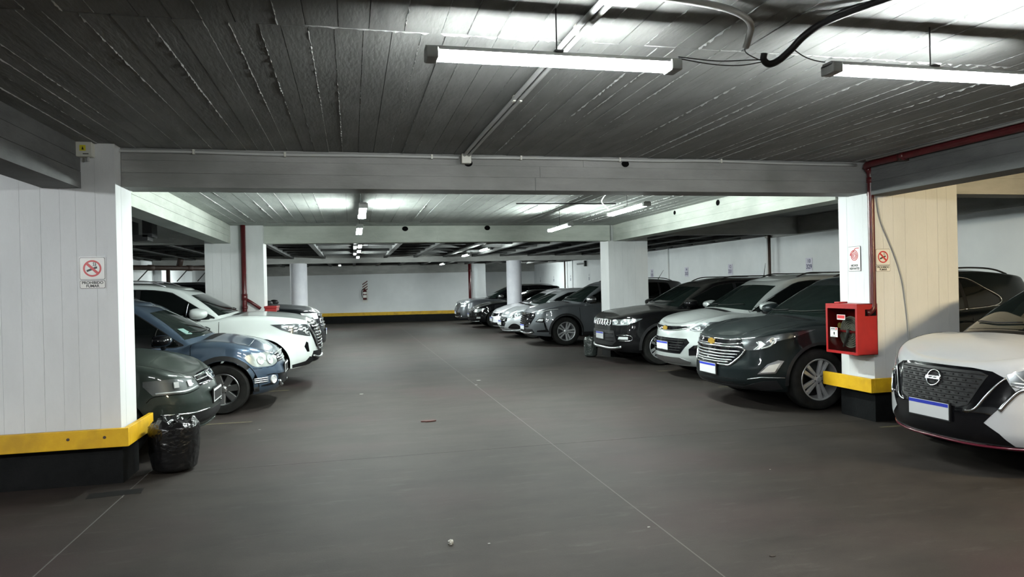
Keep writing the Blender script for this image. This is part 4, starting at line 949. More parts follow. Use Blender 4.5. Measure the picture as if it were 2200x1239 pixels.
# ---------------------------------------------------------------- small silver hatchback
def hatch208():
    P = paint('paint_silver', (0.40, 0.42, 0.44), 0.5, 0.3, 0.15, (0.42, 0.42, 0.42))
    c = Car(spec(x=4.36, y=20.75, label='small silver hatchback beside the grey SUV, in front of the round column', group=GR, paint=P, q=0.8,
        L=3.97, W=1.74, ax=0.82, wb=2.54, tyre=0.31, arch=0.345, front=(0.85, 2.25), bump_z=0.62,
        ze=[(0, 0.70), (0.12, 0.77), (0.5, 0.875), (0.9, 0.93), (1.25, 0.92), (2.4, 0.97), (3.5, 1.04), (3.97, 0.95)],
        crown=[(0, 0), (0.2, 0.04), (0.5, 0.07), (0.95, 0.08), (1.35, 0.06), (2.0, 0), (3.97, 0)], F=FS, Sd=SIDE, z0=[(0, 0.20), (0.6, 0.19), (3.97, 0.22)],
        cab=dict(xc=0.80, xa=1.16, xr=1.75, xd=3.4, xt=3.65, xb=3.85, hb=0.755, ht=0.56, zr=[(1.75, 1.39), (2.3, 1.45), (3.0, 1.44), (3.65, 1.37)])))
    c.glass(B=2.35, Cc=3.1); c.seams(); c.mirrors(); c.tails(0.7, 0.95); c.wheels('single', 7, 0.20)
    c.patch('grille', [('f', -0.42, 0.60), ('f', 0.42, 0.60), ('f', 0.46, 0.54), ('f', 0.34, 0.30), ('f', -0.34, 0.30), ('f', -0.46, 0.54)], M_GLOSSB, 0.003)
    c.trim('grille_frame', [('f', 0, 0.625), ('f', 0.3, 0.62), ('f', 0.46, 0.60)], 0.012, M_CHROME, full=True, off=0.005)
    for z in (0.57, 0.52, 0.34): c.trim('grille_slat', [('f', 0, z), ('f', 0.2, z), ('f', 0.38, z)], 0.008, M_SATIN, full=True, off=0.006)
    c.lamp([('f', 0.46, 0.615), ('f', 0.60, 0.60), ('f', 0.76, 0.65), ('s', 0.55, 0.74), ('s', 0.86, 0.86), ('s', 0.62, 0.85), ('f', 0.66, 0.72)], 0.75, cells=((('f', 0.70, 0.68), 0.05), (('f', 0.6, 0.645), 0.035)))
    c.both('fog_recess', [('f', 0.52, 0.30), ('f', 0.62, 0.42), ('f', 0.72, 0.44), ('s', 0.42, 0.38), ('s', 0.46, 0.29)], M_GLOSSB, off=0.004, ang=0.5, rnd=4, res=0.035)
    c.plate(0.455); c.trim('chin_lip', [('f', 0, 0.225), ('f', 0.5, 0.23), ('f', 0.75, 0.25), ('s', 0.42, 0.27)], 0.016, P, full=True, off=0.004)
    return c
hatch208()
# ---------------------------------------------------------------- pale car almost hidden behind the hatchback
def hidden():
    P = paint('paint_white_b', (0.6, 0.6, 0.64), 0.1, 0.3, 0.1)
    c = Car(spec(x=4.55, y=23.1, label='pale car almost wholly hidden behind the small silver hatchback', group=GR, paint=P, q=0.6,
        L=4.2, W=1.74, ax=0.85, wb=2.5, tyre=0.31, front=(0.8, 2.3), bump_z=0.62,
        ze=[(0, 0.70), (0.12, 0.76), (0.5, 0.85), (1.0, 0.92), (1.35, 0.93), (2.4, 0.97), (3.6, 1.0), (4.2, 0.95)],
        crown=[(0, 0), (0.2, 0.03), (0.5, 0.06), (0.95, 0.07), (1.35, 0.05), (2.0, 0), (4.2, 0)], F=FS, Sd=SIDE,
        cab=dict(xc=0.98, xa=1.35, xr=1.9, xd=3.5, xt=3.7, xb=3.95, hb=0.755, ht=0.56, zr=[(1.85, 1.38), (2.3, 1.44), (3.0, 1.43), (3.7, 1.34)])))
    c.glass(); c.mirrors(); c.wheels('thick', 6, 0.2)
    c.patch('grille', [('f', -0.5, 0.66), ('f', 0.5, 0.66), ('f', 0.45, 0.56), ('f', -0.45, 0.56)], M_GLOSSB, 0.003)
    c.disc_emblem(0.62, 0.05); c.lamp([('f', 0.52, 0.67), ('f', 0.54, 0.57), ('f', 0.74, 0.60), ('s', 0.5, 0.72), ('f', 0.7, 0.70)], 0.6, lens=False)
    c.patch('lower_intake', [('f', -0.5, 0.36), ('f', 0.5, 0.36), ('f', 0.5, 0.26), ('f', -0.5, 0.26)], M_BLK, 0.003); c.plate(0.46)
hidden()
# ---------------------------------------------------------------- black sedan
def sedan():
    P = paint('paint_black_b', (0.004, 0.004, 0.005), 0.0, 0.5, 0.12, (0.2, 0.2, 0.18), 0.5)
    c = Car(spec(x=4.35, y=26.6, label='black low car with silver alloy wheels behind the right round column', group=GR, paint=P, q=0.7,
        L=4.6, W=1.80, ax=0.88, wb=2.65, tyre=0.325, front=(0.8, 2.4), bump_z=0.62,
        ze=[(0, 0.70), (0.12, 0.77), (0.5, 0.86), (1.2, 0.95), (1.6, 0.96), (2.8, 0.99), (4.0, 1.03), (4.6, 1.0)],
        crown=[(0, 0), (0.2, 0.03), (0.5, 0.05), (1.2, 0.05), (1.6, 0.04), (2.2, 0), (4.6, 0)], F=FS, Sd=SIDE,
        cab=dict(xc=1.3, xa=1.65, xr=2.25, xd=4.0, xt=4.0, xb=4.35, hb=0.78, ht=0.57, zr=[(2.2, 1.34), (2.7, 1.40), (3.4, 1.39), (4.0, 1.30)])))
    c.glass(); c.seams(); c.mirrors(); c.wheels('thick', 5, 0.215, M_CHROME)
    c.patch('grille', [('f', -0.48, 0.69), ('f', 0.48, 0.69), ('f', 0.42, 0.60), ('f', -0.42, 0.60)], M_GLOSSB, 0.003)
    for z in (0.675, 0.645, 0.615): c.trim('grille_slat', [('f', 0, z), ('f', 0.2, z), ('f', 0.44, z)], 0.007, M_CHROME, full=True, off=0.005)
    c.lamp([('f', 0.49, 0.70), ('f', 0.46, 0.60), ('f', 0.70, 0.59), ('s', 0.42, 0.66), ('s', 0.52, 0.74), ('f', 0.75, 0.73)], 0.6, bowl=M_LED, cells=((('f', 0.6, 0.65), 0.045), (('f', 0.72, 0.66), 0.045)))
    c.patch('lower_intake', [('f', -0.6, 0.40), ('f', 0.6, 0.40), ('f', 0.66, 0.28), ('f', -0.66, 0.28)], M_BLK, 0.003)
    c.both('fog_lamp', [('f', 0.66, 0.36), ('f', 0.78, 0.36), ('f', 0.78, 0.42), ('f', 0.68, 0.42)], M_LED, off=0.004, ang=0.4, res=0.04)
    c.trim('chin_lip', [('f', 0, 0.245), ('f', 0.5, 0.25), ('f', 0.72, 0.27)], 0.012, M_SATIN, full=True, off=0.004); c.plate(0.48)
sedan()
# ---------------------------------------------------------------- dark silver SUV at the end of the row
def xtrail():
    P = paint('paint_steel', (0.14, 0.15, 0.165), 0.6, 0.3, 0.1, (0.2, 0.2, 0.2))
    c = Car(spec(x=4.25, y=29.3, label='steel grey SUV, last of the right row, nearest to the far wall', group=GR, paint=P, q=0.7,
        L=4.68, W=1.86, ax=0.92, wb=2.705, tyre=0.36, arch=0.405, front=(0.7, 2.6), bump_z=0.70,
        ze=[(0, 0.93), (0.10, 0.975), (0.4, 1.01), (1.05, 1.05), (1.4, 1.03), (2.8, 1.06), (4.0, 1.12), (4.68, 1.05)],
        crown=[(0, 0), (0.2, 0.02), (0.5, 0.04), (1.1, 0.05), (1.5, 0.04), (2.2, 0), (4.68, 0)], F=FS, Sd=SIDE, z0=[(0, 0.27), (4.68, 0.27)], roof_mat=M_GLOSSB,
        cab=dict(xc=1.2, xa=1.55, xr=2.15, xd=4.1, xt=4.5, xb=4.55, hb=0.81, ht=0.62, zr=[(2.1, 1.53), (2.7, 1.60), (3.5, 1.60), (4.5, 1.54)])))
    c.glass(); c.seams(); c.mirrors(M_SATIN); c.rails(M_SATIN); c.wheels('double', 5, 0.24)
    c.patch('grille', [('f', -0.45, 0.90), ('f', 0.45, 0.90), ('f', 0.48, 0.84), ('f', 0.30, 0.58), ('f', -0.30, 0.58), ('f', -0.48, 0.84)], M_GLOSSB, 0.003)
    c.tboth('grille_frame', [('f', 0.50, 0.92), ('f', 0.52, 0.84), ('f', 0.33, 0.57), ('f', 0.0, 0.555)], 0.016, M_CHROME, off=0.006); c.disc_emblem(0.80, 0.06)
    c.both('daytime_lamp', [('f', 0.55, 0.90), ('f', 0.56, 0.85), ('f', 0.80, 0.86), ('s', 0.5, 0.94), ('s', 0.36, 0.95), ('f', 0.8, 0.91)], M_LED, off=0.005, ang=0.6, res=0.04)
    c.lamp([('f', 0.60, 0.82), ('f', 0.58, 0.74), ('f', 0.80, 0.74), ('f', 0.84, 0.83)], 0.45, bowl=M_LED, lens=False)
    c.patch('lower_intake', [('f', -0.6, 0.50), ('f', 0.6, 0.50), ('f', 0.66, 0.36), ('f', -0.66, 0.36)], M_BLK, 0.003)
    c.trim('skid_plate', [('f', 0, 0.32), ('f', 0.4, 0.32), ('f', 0.58, 0.36), ('f', 0.7, 0.33)], 0.022, M_CHROME, full=True, off=0.006)
    c.arch_trim(M_CLAD, 0.05); c.sill(); c.plate(0.50)
xtrail()
# ---------------------------------------------------------------- white crossover at the right edge
def kicks():
    P = paint('paint_white', (0.47, 0.475, 0.485), 0.0, 0.3, 0.12, (0.46, 0.455, 0.44))
    c = Car(spec(x=4.58, y=4.80, label='white crossover at the right edge with large black grille, nearest to the viewer', group=GR, paint=P,
        L=4.30, W=1.76, ax=0.86, wb=2.62, tyre=0.335, arch=0.375, front=(0.80, 2.3), bump_z=0.70, q=1.25,
        ze=[(0, 0.865), (0.12, 0.905), (0.45, 0.975), (0.9, 1.02), (1.25, 1.01), (2.6, 1.06), (3.8, 1.14), (4.3, 1.05)],
        crown=[(0, 0), (0.2, 0.02), (0.5, 0.045), (1.0, 0.055), (1.35, 0.04), (2.0, 0), (4.3, 0)],
        F=[(0, 0.12), (0.10, 0.04), (0.22, 0.0), (0.42, 0.0), (0.6, 0.025), (0.8, 0.06), (1, 0.11)], Sd=SIDE, z0=[(0, 0.24), (0.5, 0.22), (4.3, 0.24)],
        roof_mat=M_GLOSSB,
        cab=dict(xc=0.79, xa=1.10, xr=1.72, xd=3.75, xt=4.05, xb=4.2, hb=0.77, ht=0.585, zr=[(1.7, 1.53), (2.3, 1.60), (3.2, 1.59), (4.05, 1.50)])))
    c.glass(B=2.45, Cc=3.3); c.seams(); c.mirrors(sides=(-1,)); c.tails(); c.wheels('double', 5, 0.22)
    c.patch('grille_surround', [('f', -0.44, 0.815), ('f', -0.3, 0.83), ('f', 0.3, 0.83), ('f', 0.44, 0.815), ('f', 0.53, 0.77), ('f', 0.56, 0.72), ('f', 0.60, 0.67), ('f', 0.52, 0.55), ('f', 0.43, 0.43), ('f', 0.52, 0.36), ('f', 0.58, 0.27), ('f', -0.58, 0.27), ('f', -0.52, 0.36), ('f', -0.43, 0.43), ('f', -0.52, 0.55), ('f', -0.60, 0.67), ('f', -0.56, 0.72), ('f', -0.53, 0.77)], M_GLOSSB, 0.003, res=0.04)
    g = c.patch('grille', [('f', -0.42, 0.785), ('f', -0.36, 0.808), ('f', 0.36, 0.808), ('f', 0.42, 0.785), ('f', 0.32, 0.55), ('f', 0.25, 0.525), ('f', -0.25, 0.525), ('f', -0.32, 0.55)], M_BLK, 0.008, res=0.04)
    for i, z in enumerate((0.785, 0.75, 0.715, 0.68, 0.645, 0.61, 0.575)):
        yy = 0.40-(0.785-z)*0.42
        c.trim('grille_slat', [('f', 0, z), ('f', yy*0.5, z), ('f', yy, z)], 0.005, M_CLAD, full=True, off=0.010, parent=g)
        for k in range(-5, 6):
            y = (k+(0.5 if i % 2 else 0))*0.075
            if abs(y) < yy-0.03:
                l, n = c.pt(('f', y, z-0.0175)); o = MB().box(-0.006, 0.004, -0.016, 0.016, -0.005, 0.005).build('grille_cell', M_CLAD, g); o.location = l+n*0.009
    for sg in (1, -1):
        c.trim('grille_chrome', [('f', 0.53, 0.775), ('f', 0.485, 0.72), ('f', 0.42, 0.61), ('f', 0.37, 0.525), ('f', 0.30, 0.505)], 0.009, M_CHROME, sg=sg, off=0.008)
        c.trim('corner_chrome', [('f', 0.66, 0.70), ('f', 0.61, 0.68), ('f', 0.56, 0.60), ('f', 0.525, 0.53)], 0.012, M_CHROME, sg=sg, off=0.008, flat=1.6)
    c.lamp([('f', 0.53, 0.80), ('f', 0.555, 0.735), ('f', 0.66, 0.72), ('f', 0.75, 0.74), ('s', 0.42, 0.79), ('s', 0.80, 0.90), ('s', 0.5, 0.92), ('f', 0.74, 0.875), ('f', 0.62, 0.84)], 0.75,
           bowl=plain('lamp_bowl_grey', (0.25, 0.26, 0.27), 0.2, 0.6), cells=(), led=[[('f', 0.56, 0.745), ('f', 0.66, 0.735), ('f', 0.75, 0.755), ('s', 0.45, 0.81), ('s', 0.72, 0.885)]])
    c.chips([('f', 0.60, 0.785), ('f', 0.66, 0.79), ('f', 0.72, 0.80), ('s', 0.40, 0.84), ('s', 0.50, 0.865)], 0.012, 0.055, slant=-0.5)
    c.tboth('chrome_underline', [('f', 0.56, 0.722), ('f', 0.66, 0.707), ('f', 0.75, 0.725), ('s', 0.42, 0.775)], 0.006, M_CHROME, off=0.006)
    c.both('bumper_crease', [('f', 0.70, 0.60), ('f', 0.72, 0.585), ('s', 0.4, 0.62), ('s', 0.4, 0.64)], plain('shadow_gap', (0.08, 0.08, 0.08), 0.6), off=0.002, ang=0.5)
    c.both('fog_recess', [('s', 0.31, 0.40), ('s', 0.34, 0.50), ('s', 0.46, 0.52), ('s', 0.47, 0.40)], M_GLOSSB, off=0.004, ang=0.9, res=0.03)
    c.both('lower_cladding', [('f', 0.0, 0.27), ('f', 0.60, 0.27), ('f', 0.73, 0.275), ('s', 0.40, 0.285), ('s', 0.47, 0.245), ('f', 0.6, 0.235), ('f', 0.0, 0.235)], M_CLAD, off=0.008, ang=0.3)
    M_LIP_REFL = plain('red_lip_reflection', (0.10, 0.006, 0.018), 0.25, 0, 0.4)  # lip trim coloured dark red for the pinkish reflection along the lower edge
    c.trim('lip_reflection', [('f', 0, 0.252), ('f', 0.45, 0.252), ('f', 0.66, 0.262), ('f', 0.76, 0.272)], 0.011, M_LIP_REFL, full=True, off=0.010)
    e = c.disc_emblem(0.72, 0.065, bars=(((-1.05, 0.0), (1.05, 0.0)),))
    MB().box(-0.012, -0.002, -0.07, 0.07, -0.013, 0.013).build('name_bar', M_CHROME, e)
    t = text_obj('lettering', 'NISSAN', 0.024, M_SIGNK, e, 0.0006, 0.0004); t.location = (-0.0132, 0, 0); t.rotation_euler = (PI/2, 0, -PI/2)
    c.arch_trim(M_CLAD, 0.045); c.sill(); c.plate(0.475)
kicks()
# ---------------------------------------------------------------- left row, nearest: dark green-grey hatchback
def polo():
    P = paint('paint_olive_grey', (0.022, 0.029, 0.026), 0.2, 0.38, 0.10, (0.10, 0.11, 0.097), 0.6)
    c = Car(spec(x=-1.40, y=7.82, rz=PI, label='dark green-grey hatchback half hidden behind the nearest left column', group=GL, paint=P, q=1.1,
        L=4.0, W=1.66, ax=0.80, wb=2.46, tyre=0.305, arch=0.335, front=(0.72, 2.5), bump_z=0.60,
        ze=[(0, 0.745), (0.10, 0.785), (0.4, 0.865), (0.85, 0.93), (1.2, 0.90), (2.4, 0.98), (3.5, 1.02), (4.0, 0.95)],
        crown=[(0, 0), (0.2, 0.035), (0.5, 0.065), (0.95, 0.075), (1.3, 0.05), (2.0, 0), (4.0, 0)], F=FS, Sd=SIDE, z0=[(0, 0.20), (0.5, 0.19), (4, 0.2)],
        cab=dict(xc=0.95, xa=1.28, xr=1.80, xd=3.5, xt=3.7, xb=3.85, hb=0.72, ht=0.54, zr=[(1.8, 1.42), (2.3, 1.48), (3.0, 1.47), (3.7, 1.40)])))
    c.glass(); c.seams(); c.mirrors(M_BLK); c.wheels('thick', 7, 0.19, M_SATIN)
    g = c.patch('grille', [('f', -0.40, 0.73), ('f', -0.2, 0.74), ('f', 0.2, 0.74), ('f', 0.40, 0.73), ('f', 0.36, 0.635), ('f', -0.36, 0.635)], M_GLOSSB, 0.003, res=0.04)
    for z in (0.725, 0.69, 0.65): c.trim('grille_slat', [('f', 0, z), ('f', 0.2, z), ('f', 0.385, z)], 0.008, M_CHROME, full=True, off=0.006, parent=g)
    c.disc_emblem(0.69, 0.06, bars=(((-0.62, 0.7), (0, -0.1), (0.62, 0.7)), ((-0.9, 0.25), (-0.42, -0.8), (0, -0.1), (0.42, -0.8), (0.9, 0.25))))
    c.lamp([('f', 0.41, 0.725), ('f', 0.38, 0.63), ('f', 0.60, 0.60), ('s', 0.42, 0.61), ('s', 0.50, 0.70), ('s', 0.50, 0.745), ('s', 0.30, 0.745)], 0.65, bowl=plain('lamp_bowl_mid', (0.05, 0.055, 0.057), 0.35, 0.0),
           cells=(), led=[[('f', 0.42, 0.64), ('f', 0.60, 0.615), ('s', 0.40, 0.625)]])
    c.chips([('f', 0.52, 0.68), ('s', 0.25, 0.685)], 0.05, 0.055, slant=0.0)
    c.patch('lower_intake', [('f', -0.56, 0.385), ('f', 0.56, 0.385), ('f', 0.62, 0.31), ('f', 0.5, 0.28), ('f', -0.5, 0.28), ('f', -0.62, 0.31)], M_BLK, 0.003)
    c.tboth('intake_chrome', [('f', 0.30, 0.40), ('f', 0.55, 0.40), ('f', 0.68, 0.41), ('s', 0.36, 0.425)], 0.007, M_CHROME, off=0.006)
    c.tboth('chin_line', [('f', 0.0, 0.25), ('f', 0.5, 0.255), ('f', 0.7, 0.27), ('s', 0.42, 0.30)], 0.012, P, off=0.008)
    c.plate(0.505, blue=False)
    c.tboth('bumper_seam', [('f', 0.40, 0.615), ('f', 0.6, 0.59), ('s', 0.40, 0.60), ('s', 0.47, 0.55)], 0.004, M_UNDER, off=-0.001, sides=4)
polo()
# ---------------------------------------------------------------- blue-grey hatchback with black arch trims
def stepway():
    P = paint('paint_blue_grey', (0.058, 0.085, 0.125), 0.5, 0.3, 0.12, (0.16, 0.18, 0.19))
    c = Car(spec(x=-0.93, y=10.32, rz=PI, label='blue-grey hatchback with black wheel arch trims and round fog lamp, left row', group=GL, paint=P, q=1.15,
        L=4.05, W=1.75, ax=0.70, wb=2.59, tyre=0.318, arch=0.365, front=(0.70, 2.6), bump_z=0.60, flare=0.02,
        ze=[(0, 0.74), (0.10, 0.785), (0.4, 0.865), (0.85, 0.93), (1.0, 0.925), (1.25, 0.85), (2.4, 0.86), (3.5, 0.93), (4.05, 0.92)],
        crown=[(0, 0), (0.2, 0.03), (0.5, 0.055), (0.95, 0.06), (1.3, 0.05), (2.0, 0), (4.05, 0)], F=FS, Sd=SIDE, z0=[(0, 0.23), (0.5, 0.22), (4.05, 0.24)],
        cab=dict(xc=0.86, xa=1.10, xr=1.66, xd=3.5, xt=3.75, xb=3.9, hb=0.765, ht=0.57, zr=[(1.65, 1.43), (2.2, 1.53), (3.0, 1.54), (3.75, 1.46)], ao=0.10, at=0.22)))
    c.glass(B=2.3, Cc=3.15); c.seams(); c.mirrors(M_GLOSSB); c.rails(M_BLK); c.wheels('thick', 7, 0.20, M_SATIN)
    g = c.patch('grille', [('f', -0.34, 0.72), ('f', 0.34, 0.72), ('f', 0.38, 0.60), ('f', -0.38, 0.60)], M_GLOSSB, 0.003, res=0.04)
    for z in (0.705, 0.675, 0.645, 0.615): c.trim('grille_slat', [('f', 0, z), ('f', 0.2, z), ('f', 0.36, z)], 0.010, M_CHROME, full=True, off=0.006, parent=g)
    l, n = c.pt(('f', 0, 0.67)); m = MB(); m.tube([(0, 0, 0.07), (0, 0.045, 0), (0, 0, -0.07), (0, -0.045, 0)], 0.010, 6, closed=True); o = m.build('emblem', M_CHROME, c.root); o.location = (l.x-0.014, 0, 0.67)
    c.lamp([('f', 0.42, 0.725), ('f', 0.38, 0.62), ('f', 0.56, 0.575), ('f', 0.74, 0.575), ('s', 0.34, 0.60), ('s', 0.43, 0.70), ('s', 0.38, 0.745), ('s', 0.22, 0.755)], 0.65,
           bowl=plain('lamp_bowl_clear', (0.42, 0.44, 0.42), 0.25, 0.5), cells=((('f', 0.58, 0.655), 0.06), (('f', 0.72, 0.66), 0.05)), rnd=3)
    c.patch('lower_intake', [('f', -0.42, 0.42), ('f', 0.42, 0.42), ('f', 0.46, 0.30), ('f', -0.46, 0.30)], M_BLK, 0.003)
    c.both('fog_bezel', [('f', 0.50, 0.46), ('f', 0.70, 0.465), ('s', 0.36, 0.44), ('s', 0.37, 0.40), ('f', 0.75, 0.335), ('f', 0.60, 0.325), ('f', 0.50, 0.36)], M_GLOSSB, off=0.005, ang=0.5, rnd=3, res=0.03)
    for sg in (1, -1):
        l, n = c.pt(('f', 0.60, 0.395), sg); o = MB().lathe([(0, 0.002), (0.035, 0.004), (0.046, 0.018), (0.055, 0.018), (0.058, 0.0)], 24, 'z').build('fog_lamp', M_LED, c.root, smooth=True, angle=0.6)
        o.rotation_euler = n.to_track_quat('Z', 'Y').to_euler(); o.location = l+n*0.004
        for z in (0.43, 0.405, 0.38): c.trim('fog_louvre', [('f', 0.68, z), ('f', 0.75, z), ('s', 0.33, z)], 0.008, M_SATIN, sg=sg, off=0.008)
        c.trim('skid_corner', [('f', 0.46, 0.36), ('f', 0.40, 0.31), ('f', 0.30, 0.29)], 0.02, M_SATIN, sg=sg, off=0.006)
        l, n = c.pt(('s', 1.10, 0.72), sg); o = MB().lathe([(0, 0.010), (0.018, 0.007), (0.024, 0)], 14, 'z').build('side_repeater', M_LED, c.root, smooth=True); o.rotation_euler = n.to_track_quat('Z', 'Y').to_euler(); o.location = l
    c.arch_trim(M_CLAD, 0.06, 0.014); c.sill(); c.plate(0.50, blue=False)
    c.tboth('bumper_seam', [('f', 0.38, 0.605), ('f', 0.58, 0.56), ('s', 0.34, 0.565), ('s', 0.40, 0.52)], 0.004, M_UNDER, off=-0.001, sides=4)
    st = c.patch('windscreen_sticker', [('f', 0.52, 1.02), ('f', 0.60, 1.02), ('f', 0.60, 1.09), ('f', 0.52, 1.09)], plain('sticker', (0.16, 0.26, 0.24), 0.5), 0.012, res=0.05)
    c.trim('window_divider', [('s', 1.52, c.dlo[4](1.52)), ('s', 1.50, 1.05), ('s', 1.48, c.dlo[5](1.48))], 0.006, M_BLK, off=0.008); c.trim('window_divider', [('s', 1.52, c.dlo[4](1.52)), ('s', 1.50, 1.05), ('s', 1.48, c.dlo[5](1.48))], 0.006, M_BLK, sg=-1, off=0.008)
stepway()
# ---------------------------------------------------------------- tall white SUV
def xterra():
    P = paint('paint_white_c', (0.53, 0.57, 0.56), 0.0, 0.28, 0.08, (0.5, 0.5, 0.48))
    c = Car(spec(x=-0.55, y=12.68, rz=PI, label='tall white SUV with roof rails beside the left middle column', group=GL, paint=P, q=1.1,
        L=4.88, W=1.865, ax=0.88, wb=2.85, tyre=0.37, arch=0.43, front=(0.72, 2.6), bump_z=0.62, flare=0.03,
        ze=[(0, 1.02), (0.10, 1.07), (0.4, 1.12), (1.1, 1.17), (1.35, 1.165), (1.7, 1.11), (2.8, 1.12), (4.2, 1.16), (4.88, 1.12)],
        crown=[(0, 0), (0.2, 0.03), (0.5, 0.045), (1.1, 0.05), (1.4, 0.04), (2.2, 0), (4.88, 0)],
        F=[(0, 0.22), (0.12, 0.12), (0.26, 0.02), (0.4, 0.0), (0.6, 0.0), (0.82, 0.03), (1, 0.08)], Sd=SIDE, z0=[(0, 0.36), (0.4, 0.30), (0.9, 0.34), (4.88, 0.36)],
        cab=dict(xc=1.26, xa=1.50, xr=2.0, xd=4.35, xt=4.62, xb=4.75, hb=0.80, ht=0.64, zr=[(2.0, 1.64), (2.6, 1.73), (3.6, 1.75), (4.62, 1.69)], ao=0.12)))
    c.glass(B=2.72, Cc=3.62); c.seams(1.52); c.mirrors(P, sc=1.15, stripe=True, sides=(1,)); c.rails(M_SATIN, 0.06); c.wheels('double', 6, 0.23); c.sill(0.40)
    g = c.patch('grille', [('f', -0.56, 1.03), ('f', 0.56, 1.03), ('f', 0.62, 0.97), ('f', 0.42, 0.60), ('f', -0.42, 0.60), ('f', -0.62, 0.97)], M_GLOSSB, 0.003, res=0.05)
    for z in (1.0, 0.95, 0.90, 0.85, 0.80, 0.75, 0.70, 0.65): c.trim('grille_slat', [('f', 0, z), ('f', 0.25, z), ('f', 0.56-(1.0-z)*0.4, z)], 0.011, M_CHROME, full=True, off=0.008, parent=g)
    c.tboth('grille_frame', [('f', 0.60, 1.04), ('f', 0.64, 0.95), ('f', 0.55, 0.76), ('f', 0.45, 0.59), ('f', 0.2, 0.575), ('f', 0.0, 0.575)], 0.022, M_CHROME, off=0.008)
    c.tboth('grille_side', [('f', 0.66, 0.93), ('f', 0.59, 0.76), ('f', 0.50, 0.62)], 0.014, M_GLOSSB, off=0.008)
    c.disc_emblem(0.84, 0.075, bars=(((-1, 0), (1, 0)),))
    c.lamp([('f', 0.66, 0.995), ('f', 0.66, 0.80), ('f', 0.74, 0.81), ('s', 0.40, 0.86), ('s', 0.58, 0.93), ('s', 0.74, 1.02), ('s', 0.36, 1.02)], 0.75,
           cells=(), led=[[('f', 0.69, 0.83), ('f', 0.74, 0.86), ('f', 0.72, 0.95)], [('s', 0.38, 0.98), ('s', 0.58, 0.985), ('s', 0.50, 0.94)]])
    c.chips([('f', 0.71, 0.87), ('f', 0.75, 0.895), ('f', 0.79, 0.92), ('f', 0.71, 0.92), ('f', 0.75, 0.945), ('f', 0.79, 0.965), ('s', 0.30, 0.93), ('s', 0.36, 0.95), ('s', 0.43, 0.965), ('s', 0.50, 0.98), ('s', 0.36, 0.905), ('s', 0.44, 0.925)], 0.055, 0.022, slant=0.5)
    c.both('corner_intake', [('f', 0.72, 0.70), ('f', 0.75, 0.72), ('f', 0.78, 0.64), ('f', 0.74, 0.55), ('f', 0.70, 0.55)], M_GLOSSB, off=0.004, ang=0.5, res=0.03)
    c.patch('lower_intake', [('f', -0.60, 0.55), ('f', 0.60, 0.55), ('f', 0.66, 0.42), ('f', 0.5, 0.37), ('f', -0.5, 0.37), ('f', -0.66, 0.42)], M_BLK, 0.004)
    c.tboth('skid_plate', [('f', 0.0, 0.44), ('f', 0.4, 0.44), ('f', 0.62, 0.48)], 0.02, M_SATIN, off=0.02)
    c.both('lower_cladding', [('f', 0.5, 0.41), ('f', 0.68, 0.47), ('f', 0.74, 0.40), ('s', 0.42, 0.36), ('s', 0.42, 0.31), ('f', 0.6, 0.34)], M_CLAD, off=0.006, ang=0.4)
    c.plate(0.56, blue=False)
    c.tboth('window_divider', [('s', 2.02, c.dlo[4](2.02)), ('s', 2.0, 1.3), ('s', 1.98, c.dlo[5](1.98)-0.004)], 0.006, M_SATIN, off=0.008)
    c.antenna(3.9, 0.08)
xterra()
# ---------------------------------------------------------------- far left pair
def pickup():
    P = paint('paint_black_c', (0.005, 0.006, 0.008), 0.1, 0.4, 0.16, (0.28, 0.29, 0.30), 0.5)
    c = Car(spec(x=-0.62, y=16.9, rz=PI, label='black pickup nose showing behind the tall white SUV and left middle column', group=GL, paint=P, q=0.7,
        L=5.2, W=1.87, ax=0.92, wb=3.08, tyre=0.385, arch=0.44, front=(0.7, 2.5), bump_z=0.62,
        ze=[(0, 1.05), (0.10, 1.10), (0.4, 1.15), (1.1, 1.20), (1.5, 1.21), (2.8, 1.22), (4.2, 1.25), (5.2, 1.2)],
        crown=[(0, 0), (0.2, 0.03), (0.5, 0.05), (1.1, 0.06), (1.5, 0.04), (2.2, 0), (5.2, 0)],
        F=FS, Sd=SIDE, z0=[(0, 0.36), (0.9, 0.34), (5.2, 0.36)],
        cab=dict(xc=1.2, xa=1.5, xr=2.2, xd=3.9, xt=4.1, xb=4.2, hb=0.80, ht=0.64, zr=[(2.1, 1.74), (2.7, 1.80), (3.4, 1.80), (4.1, 1.74)])))
    c.glass(); c.mirrors(M_BLK); c.wheels('double', 6, 0.23)
    g = c.patch('grille', [('f', -0.5, 1.02), ('f', 0.5, 1.02), ('f', 0.5, 0.72), ('f', -0.5, 0.72)], M_GLOSSB, 0.003)
    for z in (0.98, 0.90, 0.82, 0.75): c.trim('grille_slat', [('f', 0, z), ('f', 0.25, z), ('f', 0.48, z)], 0.015, M_CHROME, full=True, off=0.008, parent=g)
    c.lamp([('f', 0.53, 1.04), ('f', 0.53, 0.92), ('f', 0.78, 0.90), ('s', 0.45, 0.98), ('s', 0.5, 1.06)], 0.6, bowl=M_LED, lens=False)
    c.patch('lower_intake', [('f', -0.6, 0.62), ('f', 0.6, 0.62), ('f', 0.66, 0.42), ('f', -0.66, 0.42)], M_BLK, 0.004); c.plate(0.60, blue=True)
    c.both('fog_lamp', [('f', 0.66, 0.54), ('f', 0.8, 0.54), ('f', 0.8, 0.62), ('f', 0.68, 0.62)], M_LED, off=0.004, ang=0.4)
pickup()
